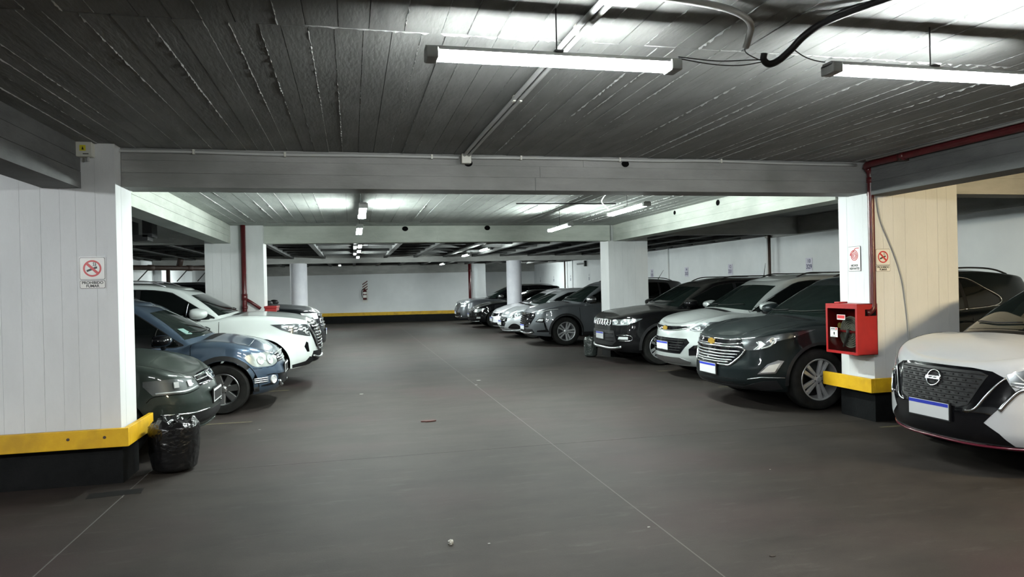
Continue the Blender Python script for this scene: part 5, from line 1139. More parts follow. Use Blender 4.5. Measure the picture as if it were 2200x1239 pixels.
def far_white():
    P = paint('paint_white_d', (0.55, 0.57, 0.54), 0.0, 0.3, 0.1)
    c = Car(spec(x=-0.80, y=19.9, rz=PI, label='white car with dark cabin behind the black pickup, left row', group=GL, paint=P, q=0.7,
        L=4.7, W=1.82, ax=0.92, wb=2.8, tyre=0.36, front=(0.7, 2.5), bump_z=0.62, roof_mat=M_GLOSSB,
        ze=[(0, 1.0), (0.10, 1.05), (0.4, 1.10), (1.1, 1.13), (1.5, 1.14), (2.8, 1.16), (4.0, 1.18), (4.7, 1.1)],
        crown=[(0, 0), (0.2, 0.03), (0.5, 0.05), (1.1, 0.06), (1.5, 0.04), (2.2, 0), (4.7, 0)], F=FS, Sd=SIDE,
        cab=dict(xc=1.1, xa=1.4, xr=1.9, xd=3.9, xt=4.3, xb=4.5, hb=0.80, ht=0.62, zr=[(1.9, 1.50), (2.5, 1.55), (3.4, 1.56), (4.3, 1.5)])))
    c.glass(); c.mirrors(M_BLK, x=1.35); c.wheels('double', 5, 0.23)
    c.patch('grille', [('f', -0.5, 0.98), ('f', 0.5, 0.98), ('f', 0.45, 0.75), ('f', -0.45, 0.75)], M_GLOSSB, 0.003)
    c.lamp([('f', 0.53, 1.0), ('f', 0.53, 0.88), ('f', 0.78, 0.88), ('s', 0.45, 0.95), ('s', 0.5, 1.03)], 0.6, bowl=M_LED, lens=False); c.plate(0.55)
far_white()
# ================================================================ FITTINGS AND SMALL THINGS
FACE_Y = (PI/2, 0, 0); FACE_X = (PI/2, 0, -PI/2)
def flat_tube(pts, r, closed=False, z=0.0): return MB().tube([(p[0], p[1], z) for p in pts], r, 6, closed=closed)
def rrect(x0, x1, y0, y1, r, n=5):
    P = []
    for cx, cy, a0 in ((x1-r, y1-r, 0), (x0+r, y1-r, PI/2), (x0+r, y0+r, PI), (x1-r, y0+r, 1.5*PI)):
        P += [(cx+r*math.cos(a0+PI/2*k/n), cy+r*math.sin(a0+PI/2*k/n)) for k in range(n+1)]
    return P
def slab(poly, h, name, mat, parent, z=0.0):
    m = MB(); m.prism(poly, z, z+h, lambda u, v, q: (u, v, q)); return m.build(name, mat, parent)
def no_smoking(loc, rot, w, label, group):
    e = empty('no_smoking_sign', loc); e.rotation_euler = rot; s = w/0.2
    slab(rrect(-0.1*s, 0.1*s, -0.132*s, 0.132*s, 0.008*s), 0.002, 'backing', plain('clear_backing', (0.62, 0.63, 0.62), 0.3), e)
    slab(rrect(-0.094*s, 0.094*s, -0.055*s, 0.126*s, 0.012*s), 0.0012, 'border', M_SIGNK, e, 0.002)
    slab(rrect(-0.091*s, 0.091*s, -0.052*s, 0.123*s, 0.011*s), 0.0012, 'panel', M_SIGNW, e, 0.0032)
    slab(rrect(-0.094*s, 0.094*s, -0.128*s, -0.062*s, 0.012*s), 0.0012, 'border', M_SIGNK, e, 0.002)
    slab(rrect(-0.091*s, 0.091*s, -0.125*s, -0.065*s, 0.011*s), 0.0012, 'panel', M_SIGNW, e, 0.0032)
    cy = 0.036*s; R_ = 0.068*s
    cg = [(-0.052, 0.010), (0.050, 0.044), (0.044, 0.062), (-0.058, 0.028)]
    slab([((x*0.75)*s, (y-0.036)*0.9*s+cy-0.006*s) for x, y in cg], 0.001, 'cigarette', M_SIGNK, e, 0.0044)
    for dx in (0, 0.014): flat_tube([(0.004*s+dx*s, cy+0.018*s), (0.014*s+dx*s, cy+0.030*s), (0.008*s+dx*s, cy+0.042*s), (0.016*s+dx*s, cy+0.052*s)], 0.0024*s, z=0.0046).build('smoke_mark', M_SIGNK, e)
    ring = [(R_*math.cos(a), cy+R_*math.sin(a)) for a in np.linspace(0, 2*PI, 40)]; inner = [(R_*0.80*math.cos(a), cy+R_*0.80*math.sin(a)) for a in np.linspace(0, 2*PI, 40)]
    MB().grid([[(x, y, 0.0056) for x, y in ring], [(x, y, 0.0056) for x, y in inner]]).build('ban_ring', M_SIGNR, e)
    d = 0.6*R_; k = 0.007*s
    slab([(-d-k, cy+d-k), (-d+k, cy+d+k), (d+k, cy-d+k), (d-k, cy-d-k)], 0.001, 'ban_bar', M_SIGNR, e, 0.0050)
    t = text_obj('lettering', 'PROHIBIDO', 0.030*s, M_SIGNK, e, 0.0009*s); t.location = (0, -0.0815*s, 0.0048)
    t = text_obj('lettering', 'FUMAR', 0.030*s, M_SIGNK, e, 0.0009*s); t.location = (0, -0.1085*s, 0.0048)
    return tag(e, label, 'sign', group)
no_smoking((-2.068, 6.3445, 1.738), FACE_Y, 0.2, 'no smoking sign reading PROHIBIDO FUMAR on the nearest left column', 'no smoking signs')
no_smoking((5.585, 6.4445, 1.738), FACE_Y, 0.19, 'no smoking sign reading PROHIBIDO FUMAR on the cream face of right column', 'no smoking signs')
def hydrant_sign():
    e = empty('hydrant_sign', (5.4545, 6.715, 1.765)); e.rotation_euler = FACE_X
    slab(rrect(-0.095, 0.095, -0.138, 0.138, 0.003), 0.003, 'border', M_SIGNK, e); slab(rrect(-0.091, 0.091, -0.134, 0.134, 0.003), 0.002, 'panel', M_SIGNW, e, 0.0025)
    sp = []
    for k in range(90):
        t = k/89; a = 2*PI*3.4*t+0.6; r = 0.008+0.056*t; sp.append((r*math.cos(a), 0.035+r*math.sin(a)))
    sp += [(0.02, 0.115), (0.05, 0.116), (0.075, 0.116)]
    flat_tube(sp, 0.0042, z=0.005).build('hose_spiral', M_SIGNR, e)
    for i, tx in enumerate(('NICHOS', 'HIDRANTES')):
        t = text_obj('lettering', tx, 0.033, M_SIGNK, e, 0.0012); t.location = (0, -0.075-0.034*i, 0.0052); t.scale = (0.88, 1, 1)
    tag(e, 'white hydrant sign with a red hose spiral reading NICHOS HIDRANTES', 'sign')
hydrant_sign()
# ---- hose cabinet on the right column
def cabinet():
    x0, x1, y0, y1, z0, z1 = 5.20, 5.452, 6.385, 6.885, 0.73, 1.275
    e = empty('hose_cabinet', (x1, (y0+y1)/2, z0)); ox, oy, oz = e.location
    B_ = lambda nm, a, b, c, d, p, q, m=M_RED, bv=0.0: MB().box(a-ox, b-ox, c-oy, d-oy, p-oz, q-oz).build(nm, m, e, bevel=bv)
    t = 0.006
    B_('back_panel', x1-t, x1, y0, y1, z0, z1); B_('side_panel', x0+0.02, x1, y0, y0+t, z0, z1-0.13); B_('side_panel', x0+0.02, x1, y1-t, y1, z0, z1)
    B_('side_panel', x0+0.02, x0+0.10, y0, y0+t, z1-0.13, z1); B_('side_panel', x0+0.10, x1, y0, y0+t, z1-0.06, z1)
    B_('bottom_panel', x0+0.02, x1, y0, y1, z0, z0+t); B_('top_panel', x0+0.02, x1, y0, y1, z1-t, z1)
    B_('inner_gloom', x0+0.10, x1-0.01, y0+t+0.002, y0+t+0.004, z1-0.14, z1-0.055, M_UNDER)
    d = MB(); f = 0.028
    for a, b, c_, q in ((y0, y1, z1-0.052, z1), (y0, y1, z0, z0+f), (y0, y0+f, z0+f, z1-0.052), (y1-f, y1, z0+f, z1-0.052)): d.box(x0-ox, x0+0.02-ox, a-oy, b-oy, c_-oz, q-oz)
    dr = d.build('door', M_RED, e)
    MB().box(x0+0.006-ox, x0+0.010-ox, y0+f-oy, y1-f-oy, z0+f-oz, z1-0.052-oz).build('door_glass', clear_glass('cabinet_glass', (0.9, 0.92, 0.9), 0.2), dr)
    B_('latch', x0+0.05, x0+0.16, y1-0.16, y1-0.08, z1, z1+0.018, M_RED, 0.003)
    # coiled hose seen face on, hanging on a cradle
    cy, cz = (y0+y1)/2-0.058, z0+0.24; hm = noisy('canvas_hose', (0.20, 0.19, 0.16), (0.30, 0.28, 0.24), 20, 0.85, 0.3, 120)
    sp = []
    for k in range(7*28):
        a = 2*PI*k/28; r = 0.022+0.0213*k/28; sp.append((x0+0.075-ox, cy-oy+r*math.cos(a), cz-oz+r*1.03*math.sin(a)))
    MB().tube(sp, 0.011, 6).build('hose', hm, e, smooth=True)
    MB().box(x0+0.045-ox, x0+0.055-ox, cy-0.165-oy, cy+0.17-oy, cz-oz-0.008, cz-oz+0.014).build('hose_strap', M_RED, e)
    MB().tube([(x0+0.055-ox, cy+0.09-oy, cz-0.17-oz), (x0+0.05-ox, cy+0.02-oy, cz-0.03-oz), (x0+0.05-ox, cy-0.0-oy, cz+0.02-oz)], [0.012, 0.018, 0.024], 8).build('nozzle', plain('nozzle_grey', (0.12, 0.12, 0.12), 0.4), e, smooth=True)
    MB().lathe([(0, 0), (0.03, 0), (0.034, 0.008), (0.012, 0.012), (0.012, 0.05), (0, 0.05)], 12, 'x', (x0+0.08-ox, y1-0.12-oy, z0+0.30-oz)).build('valve_wheel', plain('brass', (0.5, 0.36, 0.1), 0.35, 0.8), e, smooth=True, angle=0.6)
    s1 = B_('red_sticker', x0+0.0045, x0+0.006, 6.575, 6.705, 1.10, 1.155, M_SIGNW); 
    B_('sticker_print', x0+0.0035, x0+0.0046, 6.582, 6.698, 1.113, 1.149, M_SIGNR)
    B_('instruction_sheet', x0+0.0045, x0+0.006, 6.70, 6.82, 0.905, 1.01, M_SIGNW)
    for a, b, c_, q, m_ in ((6.705, 6.735, 0.988, 1.005, M_SIGNR), (6.74, 6.81, 0.99, 1.0, M_SIGNK), (6.71, 6.815, 0.978, 0.983, M_SIGNK), (6.745, 6.765, 0.93, 0.96, M_SIGNK), (6.73, 6.80, 0.912, 0.916, M_SIGNK)): B_('sheet_print', x0+0.0035, x0+0.0046, a, b, c_, q, m_)
    tag(e, 'red wall-mounted hose cabinet with glass door and coiled hose inside', 'hose cabinet')
cabinet()
# ---- pipes
def pipe(pts, r, mat, label, name='pipe', n=10, rnd=None, collars=()):
    P = [Vector(p) for p in pts]; Q = [P[0]]
    for i in range(1, len(P)-1):
        b = rnd or r*2.2; a = (P[i-1]-P[i]).normalized(); c_ = (P[i+1]-P[i]).normalized()
        s0, s1 = P[i]+a*b, P[i]+c_*b
        for k in range(6): t = k/5; Q.append(s0*(1-t)**2+P[i]*2*t*(1-t)+s1*t*t)
    Q.append(P[-1]); e = empty(name, tuple(P[-1])); o = P[-1]
    MB().tube([tuple(q-o) for q in Q], r, n).build('run', mat, e, smooth=True)
    for (a, b) in collars:
        a, b = Vector(a)-o, Vector(b)-o; MB().tube([tuple(a), tuple(b)], r*1.22, n).build('collar', mat, e, smooth=True)
    return tag(e, label, 'pipe')
pr_ = pipe([(5.335, -3.9, 2.745), (5.335, 6.40, 2.745), (5.418, 6.405, 2.70), (5.418, 6.405, 1.195), (5.33, 6.395, 1.175)], 0.034, M_REDP, 'dark red pipe running along the right beam and down to the hose cabinet',
     collars=(((5.335, 5.83, 2.745), (5.335, 5.90, 2.745)), ((5.418, 6.405, 2.56), (5.418, 6.405, 2.62))))
MB().box(5.30-5.33, 5.42-5.33, 5.85-6.395, 5.89-6.395, 2.70-1.175, 2.70-1.175+0.10).build('clamp', M_RUST, pr_)
pipe([(5.29, -3.9, 2.785), (5.29, 6.3, 2.785)], 0.013, M_GREYPVC, 'thin grey conduit above the dark red pipe at the upper right', 'conduit')
p2 = pipe([(-1.94, 13.685, 2.79), (-1.94, 13.685, 0.0)], 0.045, M_REDP, 'dark red standpipe in front of the left middle column', collars=(((-1.94, 13.685, 1.40), (-1.94, 13.685, 1.52)), ((-1.94, 13.685, 1.24), (-1.94, 13.685, 1.30))))
MB().tube([(0, 0, 1.44), (0.12, 0, 1.36), (0.28, 0.0, 1.24)], 0.03, 8).build('branch', M_REDP, p2, smooth=True)
def cabinet2():
    e = empty('hose_cabinet', (-1.59, 14.0, 0.74))
    MB().box(0.0, 0.20, -0.25, 0.25, 0, 0.5).build('case', M_RED, e, bevel=0.008); MB().box(-0.02, 0.21, -0.26, 0.26, 0.5, 0.54).build('lid', M_RED, e, bevel=0.006)
    MB().box(0.202, 0.206, -0.2, 0.2, 0.05, 0.45).build('door_glass', M_GLASS, e)
    tag(e, 'red hose cabinet on the left middle column behind the white SUV', 'hose cabinet')
cabinet2()
pipe([(9.815, 15.0, 2.96), (9.815, 15.0, 0.0)], 0.035, M_RUST, 'dark brown pipe down the right wall between the tags 329 and 331')
pipe([(9.88, 31.8, 2.9), (9.88, 31.8, 0.0)], 0.035, M_RUST, 'dark brown pipe down the far end of the right wall')
pipe([(5.36, 32.2, 2.9), (5.36, 32.2, 0.0)], 0.06, M_REDP, 'dark red pipe down the right end of the far wall', collars=(((5.36, 32.2, 2.30), (5.36, 32.2, 2.36)),))
lp = pipe([(-6.45, 22.6, 2.36), (-4.1, 25.0, 2.36)], 0.075, M_RUST, 'brown pipe below the far left ceiling above the white SUV roof', collars=[((x, 22.6+(x+6.45)*1.021, 2.36), (x+0.12, 22.6+(x+6.57)*1.021, 2.36)) for x in (-6.0, -5.1, -4.6)])
for x in (-6.0, -5.1, -4.6):
    dx = x+4.1; dy = (x+4.1)*1.021
    MB().tube([(dx, dy, -0.06), (dx-0.25, dy-0.25, -0.42)], 0.018, 6).build('strut', M_CABLE, lp)
MB().tube([(-1.45, -1.48, -0.05), (-1.45, -1.48, -2.36)], 0.06, 8).build('drop', M_RUST, lp, smooth=True)
MB().tube([(-1.2, -1.2, 0.0), (-1.1, -1.1, 0.6)], 0.09, 8).build('riser', M_RUST, lp, smooth=True)
bx_ = empty('black_bracket', (-3.05, 11.5, 2.36))
MB().box(-0.16, -0.10, -0.15, 0.15, 0, 0.28).build('side_plate', M_CABLE, bx_); MB().box(0.03, 0.16, -0.15, 0.15, 0.05, 0.6).build('side_plate', M_CABLE, bx_); MB().box(-0.16, 0.10, -0.15, 0.15, 0, 0.08).build('shelf', M_CABLE, bx_)
tag(bx_, 'black metal bracket hanging under the dark left ceiling', 'bracket')
# ---- conduits, boxes and wires
def jbox(loc, sx, sy, sz, label, knob=False, warn=False, rz=0.0):
    e = empty('junction_box', loc, rz)
    MB().box(-sx/2, sx/2, -sy/2, sy/2, -sz/2, sz/2).build('case', M_BOX, e, bevel=0.006)
    MB().box(-sx/2-0.002, sx/2+0.002, -sy/2-0.010, -sy/2+0.004, -sz/2-0.002, sz/2+0.002).build('lid', M_BOX, e, bevel=0.004)
    if warn:
        MB().box(-sx*0.2, sx*0.16, -sy/2-0.0115, -sy/2-0.0095, -sz*0.12, sz*0.28).build('warning_label', plain('warn_yellow', (0.62, 0.55, 0.03), 0.5), e)
        m = MB(); m.prism([(-sx*0.08, -sz*0.04), (sx*0.05, -sz*0.04), (-sx*0.015, sz*0.2)], -sy/2-0.0125, -sy/2-0.0112, lambda u, v, h: (u, h, v)); m.build('warning_mark', M_SIGNK, e)
        MB().box(-sx*0.02, sx*0.32, -sy/2-0.0115, -sy/2-0.0095, -sz*0.36, -sz*0.30).build('maker_mark', M_SIGNK, e)
    if knob: MB().tube([(0.02, 0, -sz/2), (0.02, 0, -sz/2-0.035)], 0.014, 10).build('gland', M_GREYPVC, e, smooth=True)
    return tag(e, label, 'junction box')
jbox((-2.088, 6.305, 2.735), 0.125, 0.07, 0.115, 'ivory junction box with a yellow warning label atop the left column', True, True)
jb = jbox((1.065, 6.455, 2.745), 0.085, 0.075, 0.085, 'small grey junction box at the middle of the first crossing beam')
jbox((1.13, 2.70, 2.755), 0.15, 0.15, 0.07, 'ivory junction box with yellow label near the top of the picture', warn=True)
def run(pts, r, mat, label, name='conduit', cat='conduit', n=8, clips=()):
    o = Vector(pts[-1]); e = empty(name, tuple(o))
    MB().tube([tuple(Vector(q)-o) for q in catmull(pts, 6)], r, n).build('run', mat, e, smooth=True)
    for p in clips:
        q = Vector(p)-o; MB().box(q.x-0.008, q.x+0.008, q.y-r*1.3, q.y+r*1.5, q.z-r*1.4, q.z+r*1.5).build('clip', M_BOX, e)
    return tag(e, label, cat)
run([(-2.02, 6.47, 2.765), (-1.4, 6.47, 2.768), (-0.6, 6.47, 2.758), (0.2, 6.47, 2.764), (1.0, 6.47, 2.762)], 0.014, M_GREYPVC, 'grey conduit along the top of the first beam, left half', clips=[(-0.55, 6.47, 2.758), (0.75, 6.47, 2.762), (-1.3, 6.47, 2.767)])
run([(1.12, 6.47, 2.764), (2.0, 6.47, 2.772), (2.9, 6.47, 2.766), (3.6, 6.47, 2.776), (4.4, 6.47, 2.765), (5.3, 6.47, 2.762)], 0.014, M_GREYPVC, 'grey conduit along the top of the first beam, right half', clips=[(1.6, 6.47, 2.768), (2.6, 6.47, 2.768), (3.7, 6.47, 2.776)])
for k, (dx, lab) in enumerate(((-0.02, 'left of two grey conduits running along the near ceiling to the small box'), (0.022, 'right of two grey conduits running along the near ceiling to the small box'))):
    run([(1.13+dx, 0.5, 2.770), (1.12+dx, 2.2, 2.766), (1.10+dx, 3.1, 2.775), (1.085+dx, 4.4, 2.775), (1.07+dx, 5.6, 2.775), (1.065+dx, 6.436, 2.775)], 0.015, M_GREYPVC, lab, clips=[(1.10+dx, 3.2, 2.776), (1.083+dx, 4.45, 2.776)])
run([(1.21, 2.72, 2.755), (1.45, 2.76, 2.76), (1.68, 2.82, 2.76), (1.83, 2.91, 2.745), (1.868, 2.99, 2.70), (1.872, 3.02, 2.67)], 0.016, M_GREYPVC, 'grey conduit bending down beside the ivory box near the top')
bd = run([(2.42, 2.55, 2.795), (2.30, 2.68, 2.775), (2.17, 2.82, 2.74), (2.11, 2.90, 2.70), (2.08, 2.97, 2.652), (2.05, 3.02, 2.618), (2.015, 3.045, 2.606), (1.985, 3.045, 2.625), (1.985, 3.04, 2.655)], 0.017, M_CABLE, 'black bundle of taped cables hooking down between the two nearest lamps', 'cable_bundle', 'cable')
o = Vector((1.985, 3.04, 2.655))
MB().tube([tuple(Vector(p)-o) for p in catmull([(2.40, 2.60, 2.795), (2.26, 2.78, 2.79), (2.16, 2.90, 2.74), (2.10, 2.96, 2.67), (2.07, 2.99, 2.64)], 6)], 0.011, 6).build('cable', M_CABLE, bd, smooth=True)
for i, (pts, lab) in enumerate((([(1.52, 3.02, 2.60), (1.7, 3.03, 2.585), (1.85, 3.04, 2.59), (1.97, 3.04, 2.612)], 'thin black wire from the nearest lamp to the cable bundle, lower'), ([(1.52, 3.02, 2.608), (1.72, 3.03, 2.602), (1.88, 3.045, 2.618), (1.975, 3.04, 2.625)], 'thin black wire from the nearest lamp to the cable bundle, upper'), ([(1.87, 3.02, 2.68), (1.88, 3.03, 2.65), (1.94, 3.035, 2.625), (1.975, 3.04, 2.62)], 'thin black wire from the grey conduit end to the cable bundle'), ([(2.10, 2.97, 2.655), (2.16, 2.98, 2.63), (2.21, 2.97, 2.61), (2.262, 2.96, 2.60)], 'thin black wire from the cable bundle to the right lamp'))):
    run(pts, 0.0028, M_CABLE, lab, 'wire', 'wire', 5)
run([(5.50, 6.435, 2.62), (5.515, 6.436, 2.45), (5.56, 6.436, 2.18), (5.66, 6.436, 1.95), (5.755, 6.436, 1.73), (5.82, 6.436, 1.52), (5.852, 6.436, 1.32), (5.885, 6.436, 1.0), (5.895, 6.436, 0.5)], 0.009, M_GREYPVC, 'grey cable curving down the cream face of the right column', 'cable', 'cable')
run([(2.4, 10.06, 2.77), (3.2, 10.05, 2.77), (3.95, 10.02, 2.77)], 0.010, M_CABLE, 'dark thin conduit crosswise on the second ceiling bay')
run([(3.30, 8.45, 2.79), (3.28, 8.5, 2.74), (3.20, 8.52, 2.68), (3.16, 8.5, 2.60), (3.26, 8.5, 2.50)], 0.008, M_GREYPVC, 'grey bent conduit feeding the larger lamp before the right cars')
# holes and drilled stains in the beams
def hole(loc, r, rot, parent=None, lab=None):
    o = MB().lathe([(0, 0.0), (r*0.8, 0.0006), (r, 0.0)], 16, 'z').build('beam_hole', M_UNDER); o.location = loc; o.rotation_euler = rot; o.scale = (1.0, 0.8, 1)
    return tag(o, lab, 'hole', 'holes in the beams')
hole((1.095, 6.4945, 2.715), 0.04, FACE_Y, lab='dark round hole just below the small box on the first beam')
hole((2.67, 6.4945, 2.735), 0.04, FACE_Y, lab='dark round hole right of the middle at the top of the first beam')
hole((1.05, 13.894, 2.73), 0.06, FACE_Y, lab='dark ringed hole left of middle on the second crossing beam')
hole((2.70, 13.894, 2.74), 0.06, FACE_Y, lab='dark hole right of middle on the second crossing beam')
hole((5.424, 9.6, 2.74), 0.055, FACE_X, lab='larger dark hole on the right receding beam, nearer one')
hole((5.424, 11.05, 2.745), 0.045, FACE_X, lab='small dark hole on the right receding beam, farther one')
# ---- number tags on the right wall
M_TAG = plain('tag_paper', (0.62, 0.60, 0.70), 0.6); M_INK = plain('tag_ink', (0.02, 0.02, 0.09), 0.5)
def numtag(y, z, a, b, label):
    e = empty('number_tag', (9.994, y, z)); e.rotation_euler = FACE_X
    MB().box(-0.115, 0.115, -0.145, 0.145, 0, 0.003).build('card', M_TAG, e)
    t = text_obj('numeral', a, 0.115, M_INK, e, 0.002); t.location = (0, 0.07, 0.004)
    t = text_obj('numeral', b, 0.135, M_INK, e, 0.003); t.location = (0, -0.055, 0.004)
    tag(e, label, 'number tag', 'stall number tags')
numtag(13.76, 1.885, '10', '329', 'white wall tag reading 10 and 329 above the dark grey-green crossover')
numtag(17.10, 1.865, '12', '331', 'white wall tag reading 12 and 331 above the black SUV roof')
numtag(19.64, 1.86, '14', '333', 'white wall tag reading 14 and 333 left of tag 331')
numtag(22.16, 1.87, '16', '335', 'white wall tag reading 16 and 335 beside the right middle column')
for y, lab in ((28.65, 'right'), (31.25, 'second from right'), (34.05, 'third from right'), (36.65, 'leftmost')):
    e = empty('number_tag', (9.994, y, 1.875)); e.rotation_euler = FACE_X
    MB().box(-0.1, 0.1, -0.16, 0.16, 0, 0.003).build('card', M_WALL, e)
    for zz, ww in ((0.10, 0.03), (0.05, 0.03), (-0.03, 0.07), (-0.075, 0.07), (-0.12, 0.07)): MB().box(-ww, ww, zz-0.014, zz+0.014, 0.003, 0.005).build('numeral', M_INK, e)
    tag(e, 'small blurred number tag on the far right wall, %s of four' % lab, 'number tag', 'far number tags')
# wall bracket beside the far tags
e = empty('wall_bracket', (9.99, 28.98, 2.47))
MB().box(-0.1, 0, -0.05, 0.05, -0.13, 0.12).build('mount', M_CABLE, e); MB().tube([(-0.06, 0, 0), (-0.1, 0.95, 0.0)], 0.03, 6).build('arm', M_CABLE, e)
tag(e, 'small black bracket with an arm high on the far right wall', 'bracket')
# ---- extinguisher on the far wall
def extinguisher():
    x = 0.595; dx, dy = B[0]-A[0], B[1]-A[1]; s_ = (x-A[0])/dx; y = A[1]+dy*s_
    e = empty('fire_extinguisher', (x, y-0.01, 0.95), math.atan2(dy, dx))
    MB().box(-0.12, 0.12, -0.012, 0.0, 0.0, 0.80).build('backboard', M_SIGNW, e)
    m = MB()
    for k in range(4):
        z = 0.44+k*0.12; m.v += [(-0.12, -0.0135, z), (0.12, -0.0135, z+0.16), (0.12, -0.0135, z+0.22), (-0.12, -0.0135, z+0.06)]; b_ = len(m.v)-4; m.f.append((b_, b_+1, b_+2, b_+3)); m.m.append(0)
    m.build('stripes', M_REDP, e)
    MB().lathe([(0, 0.12), (0.085, 0.13), (0.09, 0.16), (0.09, 0.52), (0.06, 0.58), (0.025, 0.61), (0.02, 0.66), (0, 0.66)], 18, 'z', (0, -0.11, 0)).build('cylinder', M_REDP, e, smooth=True, angle=0.7)
    for z0, z1 in ((0.40, 0.48), (0.22, 0.34)): MB().lathe([(0.091, z0), (0.092, (z0+z1)/2), (0.091, z1)], 18, 'z', (0, -0.11, 0)).build('label_band', M_SIGNW, e)
    MB().box(-0.015, 0.015, -0.18, -0.07, 0.65, 0.69).build('handle', M_CABLE, e)
    MB().tube([tuple(q) for q in catmull([(-0.02, -0.12, 0.64), (-0.12, -0.13, 0.58), (-0.15, -0.12, 0.40), (-0.11, -0.12, 0.22)], 5)], 0.012, 6).build('hose', M_CABLE, e, smooth=True)
    tag(e, 'dark red fire extinguisher on a striped board on the far wall', 'fire extinguisher')
extinguisher()
# ---- black rubbish bags
def bag(loc, R0, H, seed, label, mat, taper=0.85):
    rnd = random.Random(seed); nt, nz = 96, 46; ph = [(rnd.uniform(0, 6.28), rnd.choice((3, 5, 7, 9, 13, 17, 23)), rnd.uniform(-5, 5), rnd.uniform(0.5, 1)) for _ in range(14)]
    rows = []
    for j in range(nz+1):
        v = j/nz; row = []
        if v < 0.12: r = R0*taper*(0.25+0.75*math.sin(v/0.12*PI/2))*1.0; z = H*0.10*(1-math.cos(v/0.12*PI/2))
        else:
            u = (v-0.12)/0.88; r = R0*(taper+(1-taper)*math.sin(min(1, u*1.5)*PI/2)); z = H*(0.10+0.90*u)
            if u > 0.86: r *= 1-(u-0.86)*1.3
        for i in range(nt):
            a = 2*PI*i/nt; d = 0
            for p, k, sl, am in ph: d += am*(1-abs(math.sin(0.5*(k*a+p+sl*v*2.2))))**2/ (1+k*0.12)
            d = (d-2.2)*0.028*(0.4+v); jig = rnd.uniform(-1, 1)*0.003
            rr = r*(1+d)+jig; lip = max(0, (v-0.8)/0.2); zz = z+lip*lip*(0.018*math.sin(3*a+ph[0][0])+0.012*math.sin(7*a+ph[1][0]))+rnd.uniform(-1, 1)*0.003*min(1, v*4)
            row.append((rr*math.cos(a), rr*math.sin(a), max(zz, 0.002)))
        row.append(row[0]); rows.append(row)
    # inside lip and sagging top
    for k, (s_, dz) in enumerate(((0.86, -0.02), (0.6, -0.05), (0.25, -0.03), (0.02, -0.045))):
        rows.append([(p[0]*s_+rnd.uniform(-1, 1)*0.006, p[1]*s_+rnd.uniform(-1, 1)*0.006, p[2]+dz+rnd.uniform(-1, 1)*0.010) for p in rows[nz]])
    o = MB().grid(rows).build('rubbish_bag', mat, None, smooth=True); o.location = loc
    return tag(o, label, 'rubbish bag', 'rubbish bags')
def film(name, col):
    m = plain(name, col, 0.2, 0, 0, 0.6); n, l = nodes(m); g = n.new('ShaderNodeNewGeometry'); t = n.new('ShaderNodeTexNoise'); t.inputs['Scale'].default_value = 8; t.inputs['Detail'].default_value = 4; t.inputs['Distortion'].default_value = 1.2
    bp = n.new('ShaderNodeBump'); bp.inputs['Strength'].default_value = 0.6; bp.inputs['Distance'].default_value = 0.025
    l.new(g.outputs['Position'], t.inputs[0]); l.new(t.outputs[0], bp.inputs['Height']); l.new(bp.outputs[0], n['Principled BSDF'].inputs['Normal']); return m
M_BAG = film('black_film', (0.007, 0.007, 0.0075))
bag((-1.555, 6.66, 0.0), 0.215, 0.45, 3, 'crumpled shiny black rubbish bag beside the nearest left column', M_BAG)
bag((4.96, 14.22, 0.0), 0.15, 0.42, 9, 'small grey-green rubbish bag beyond the nose of the black SUV', film('grey_film', (0.03, 0.036, 0.034)), 0.9)
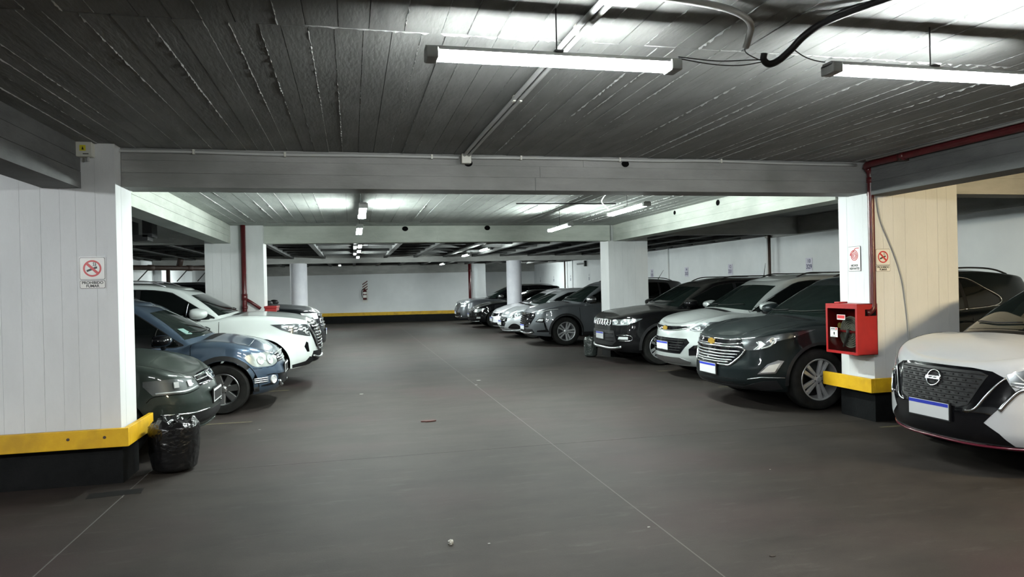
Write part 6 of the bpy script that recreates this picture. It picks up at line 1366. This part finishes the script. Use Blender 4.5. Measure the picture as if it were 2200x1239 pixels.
# ---- things on the floor
def blob(name, loc, sx, sy, sz, seed, mat, label, cat):
    rnd = random.Random(seed); bm = bmesh.new(); bmesh.ops.create_icosphere(bm, subdivisions=3, radius=1.0)
    for v in bm.verts: v.co *= 1+rnd.uniform(-0.28, 0.28); v.co.z = max(v.co.z, -0.75)
    me = bpy.data.meshes.new(name); bm.to_mesh(me); bm.free(); me.materials.append(mat)
    o = bpy.data.objects.new(name, me); C.objects.link(o); o.location = (loc[0], loc[1], sz*0.75); o.scale = (sx, sy, sz); o.rotation_euler = (0, 0, rnd.uniform(0, 3))
    return tag(o, label, cat)
blob('crumpled_paper', (0.545, 4.20), 0.018, 0.014, 0.016, 1, plain('grey_paper', (0.36, 0.36, 0.33), 0.8), 'small crumpled pale paper ball on the floor in front', 'litter')
def flake(name, loc, L_, W_, mat, label, seed, cat='litter', h=0.006):
    rnd = random.Random(seed); n = 15; top = []
    for k in range(n):
        a = 2*PI*k/n; r = rnd.uniform(0.6, 1.1); top.append((L_*r*math.cos(a), W_*r*math.sin(a)))
    m = MB(); m.prism(top, 0.0, h, lambda u, v, q: (u, v, q)); o = m.build(name, mat, None); o.location = (loc[0], loc[1], 0.0006)
    return tag(o, label, cat)
flake('rusty_scrap', (0.845, 8.13), 0.105, 0.05, plain('rust_scrap', (0.05, 0.013, 0.010), 0.8), 'dark rusty flattened scrap on the floor in the aisle', 4, h=0.012)
M_BIT = plain('pale_bit', (0.30, 0.30, 0.28), 0.8)
for i, (x, y, s_, lab) in enumerate(((2.01, 11.4, 0.035, 'pale paper scrap on the floor beside the aisle joint, far'), (1.88, 10.9, 0.02, 'tiny pale scrap on the floor near the joint'), (-1.05, 8.3, 0.012, 'tiny white speck on floor beside the blue-grey hatchback'), (1.80, 4.13, 0.010, 'small tan chip on the floor lower right of the joint'), (0.77, 4.14, 0.008, 'tiny pale chip beside the crumpled paper ball'), (3.3, 5.1, 0.006, 'tiny pale speck on the right foreground floor'), (0.1, 10.6, 0.03, 'faint pale scrap on the aisle floor left of centre'))):
    flake('scrap', (x, y), s_, s_*0.6, M_BIT, lab, 20+i, h=0.003)
flake('leaf_fragment', (2.27, 3.5), 0.022, 0.012, plain('dark_leaf', (0.02, 0.014, 0.01), 0.8), 'dark leaf fragment on the floor in the right foreground', 31, h=0.003)
o = MB().box(-0.19, 0.19, -0.075, 0.075, 0.0, 0.0015).build('drain_cover', plain('drain_iron', (0.010, 0.010, 0.010), 0.6, spec=0.2)); o.location = (-1.84, 6.02, 0); o.rotation_euler = (0, 0, 0.12)
tag(o, 'dark flat drain plate on the floor beside the nearest left column', 'drain cover')
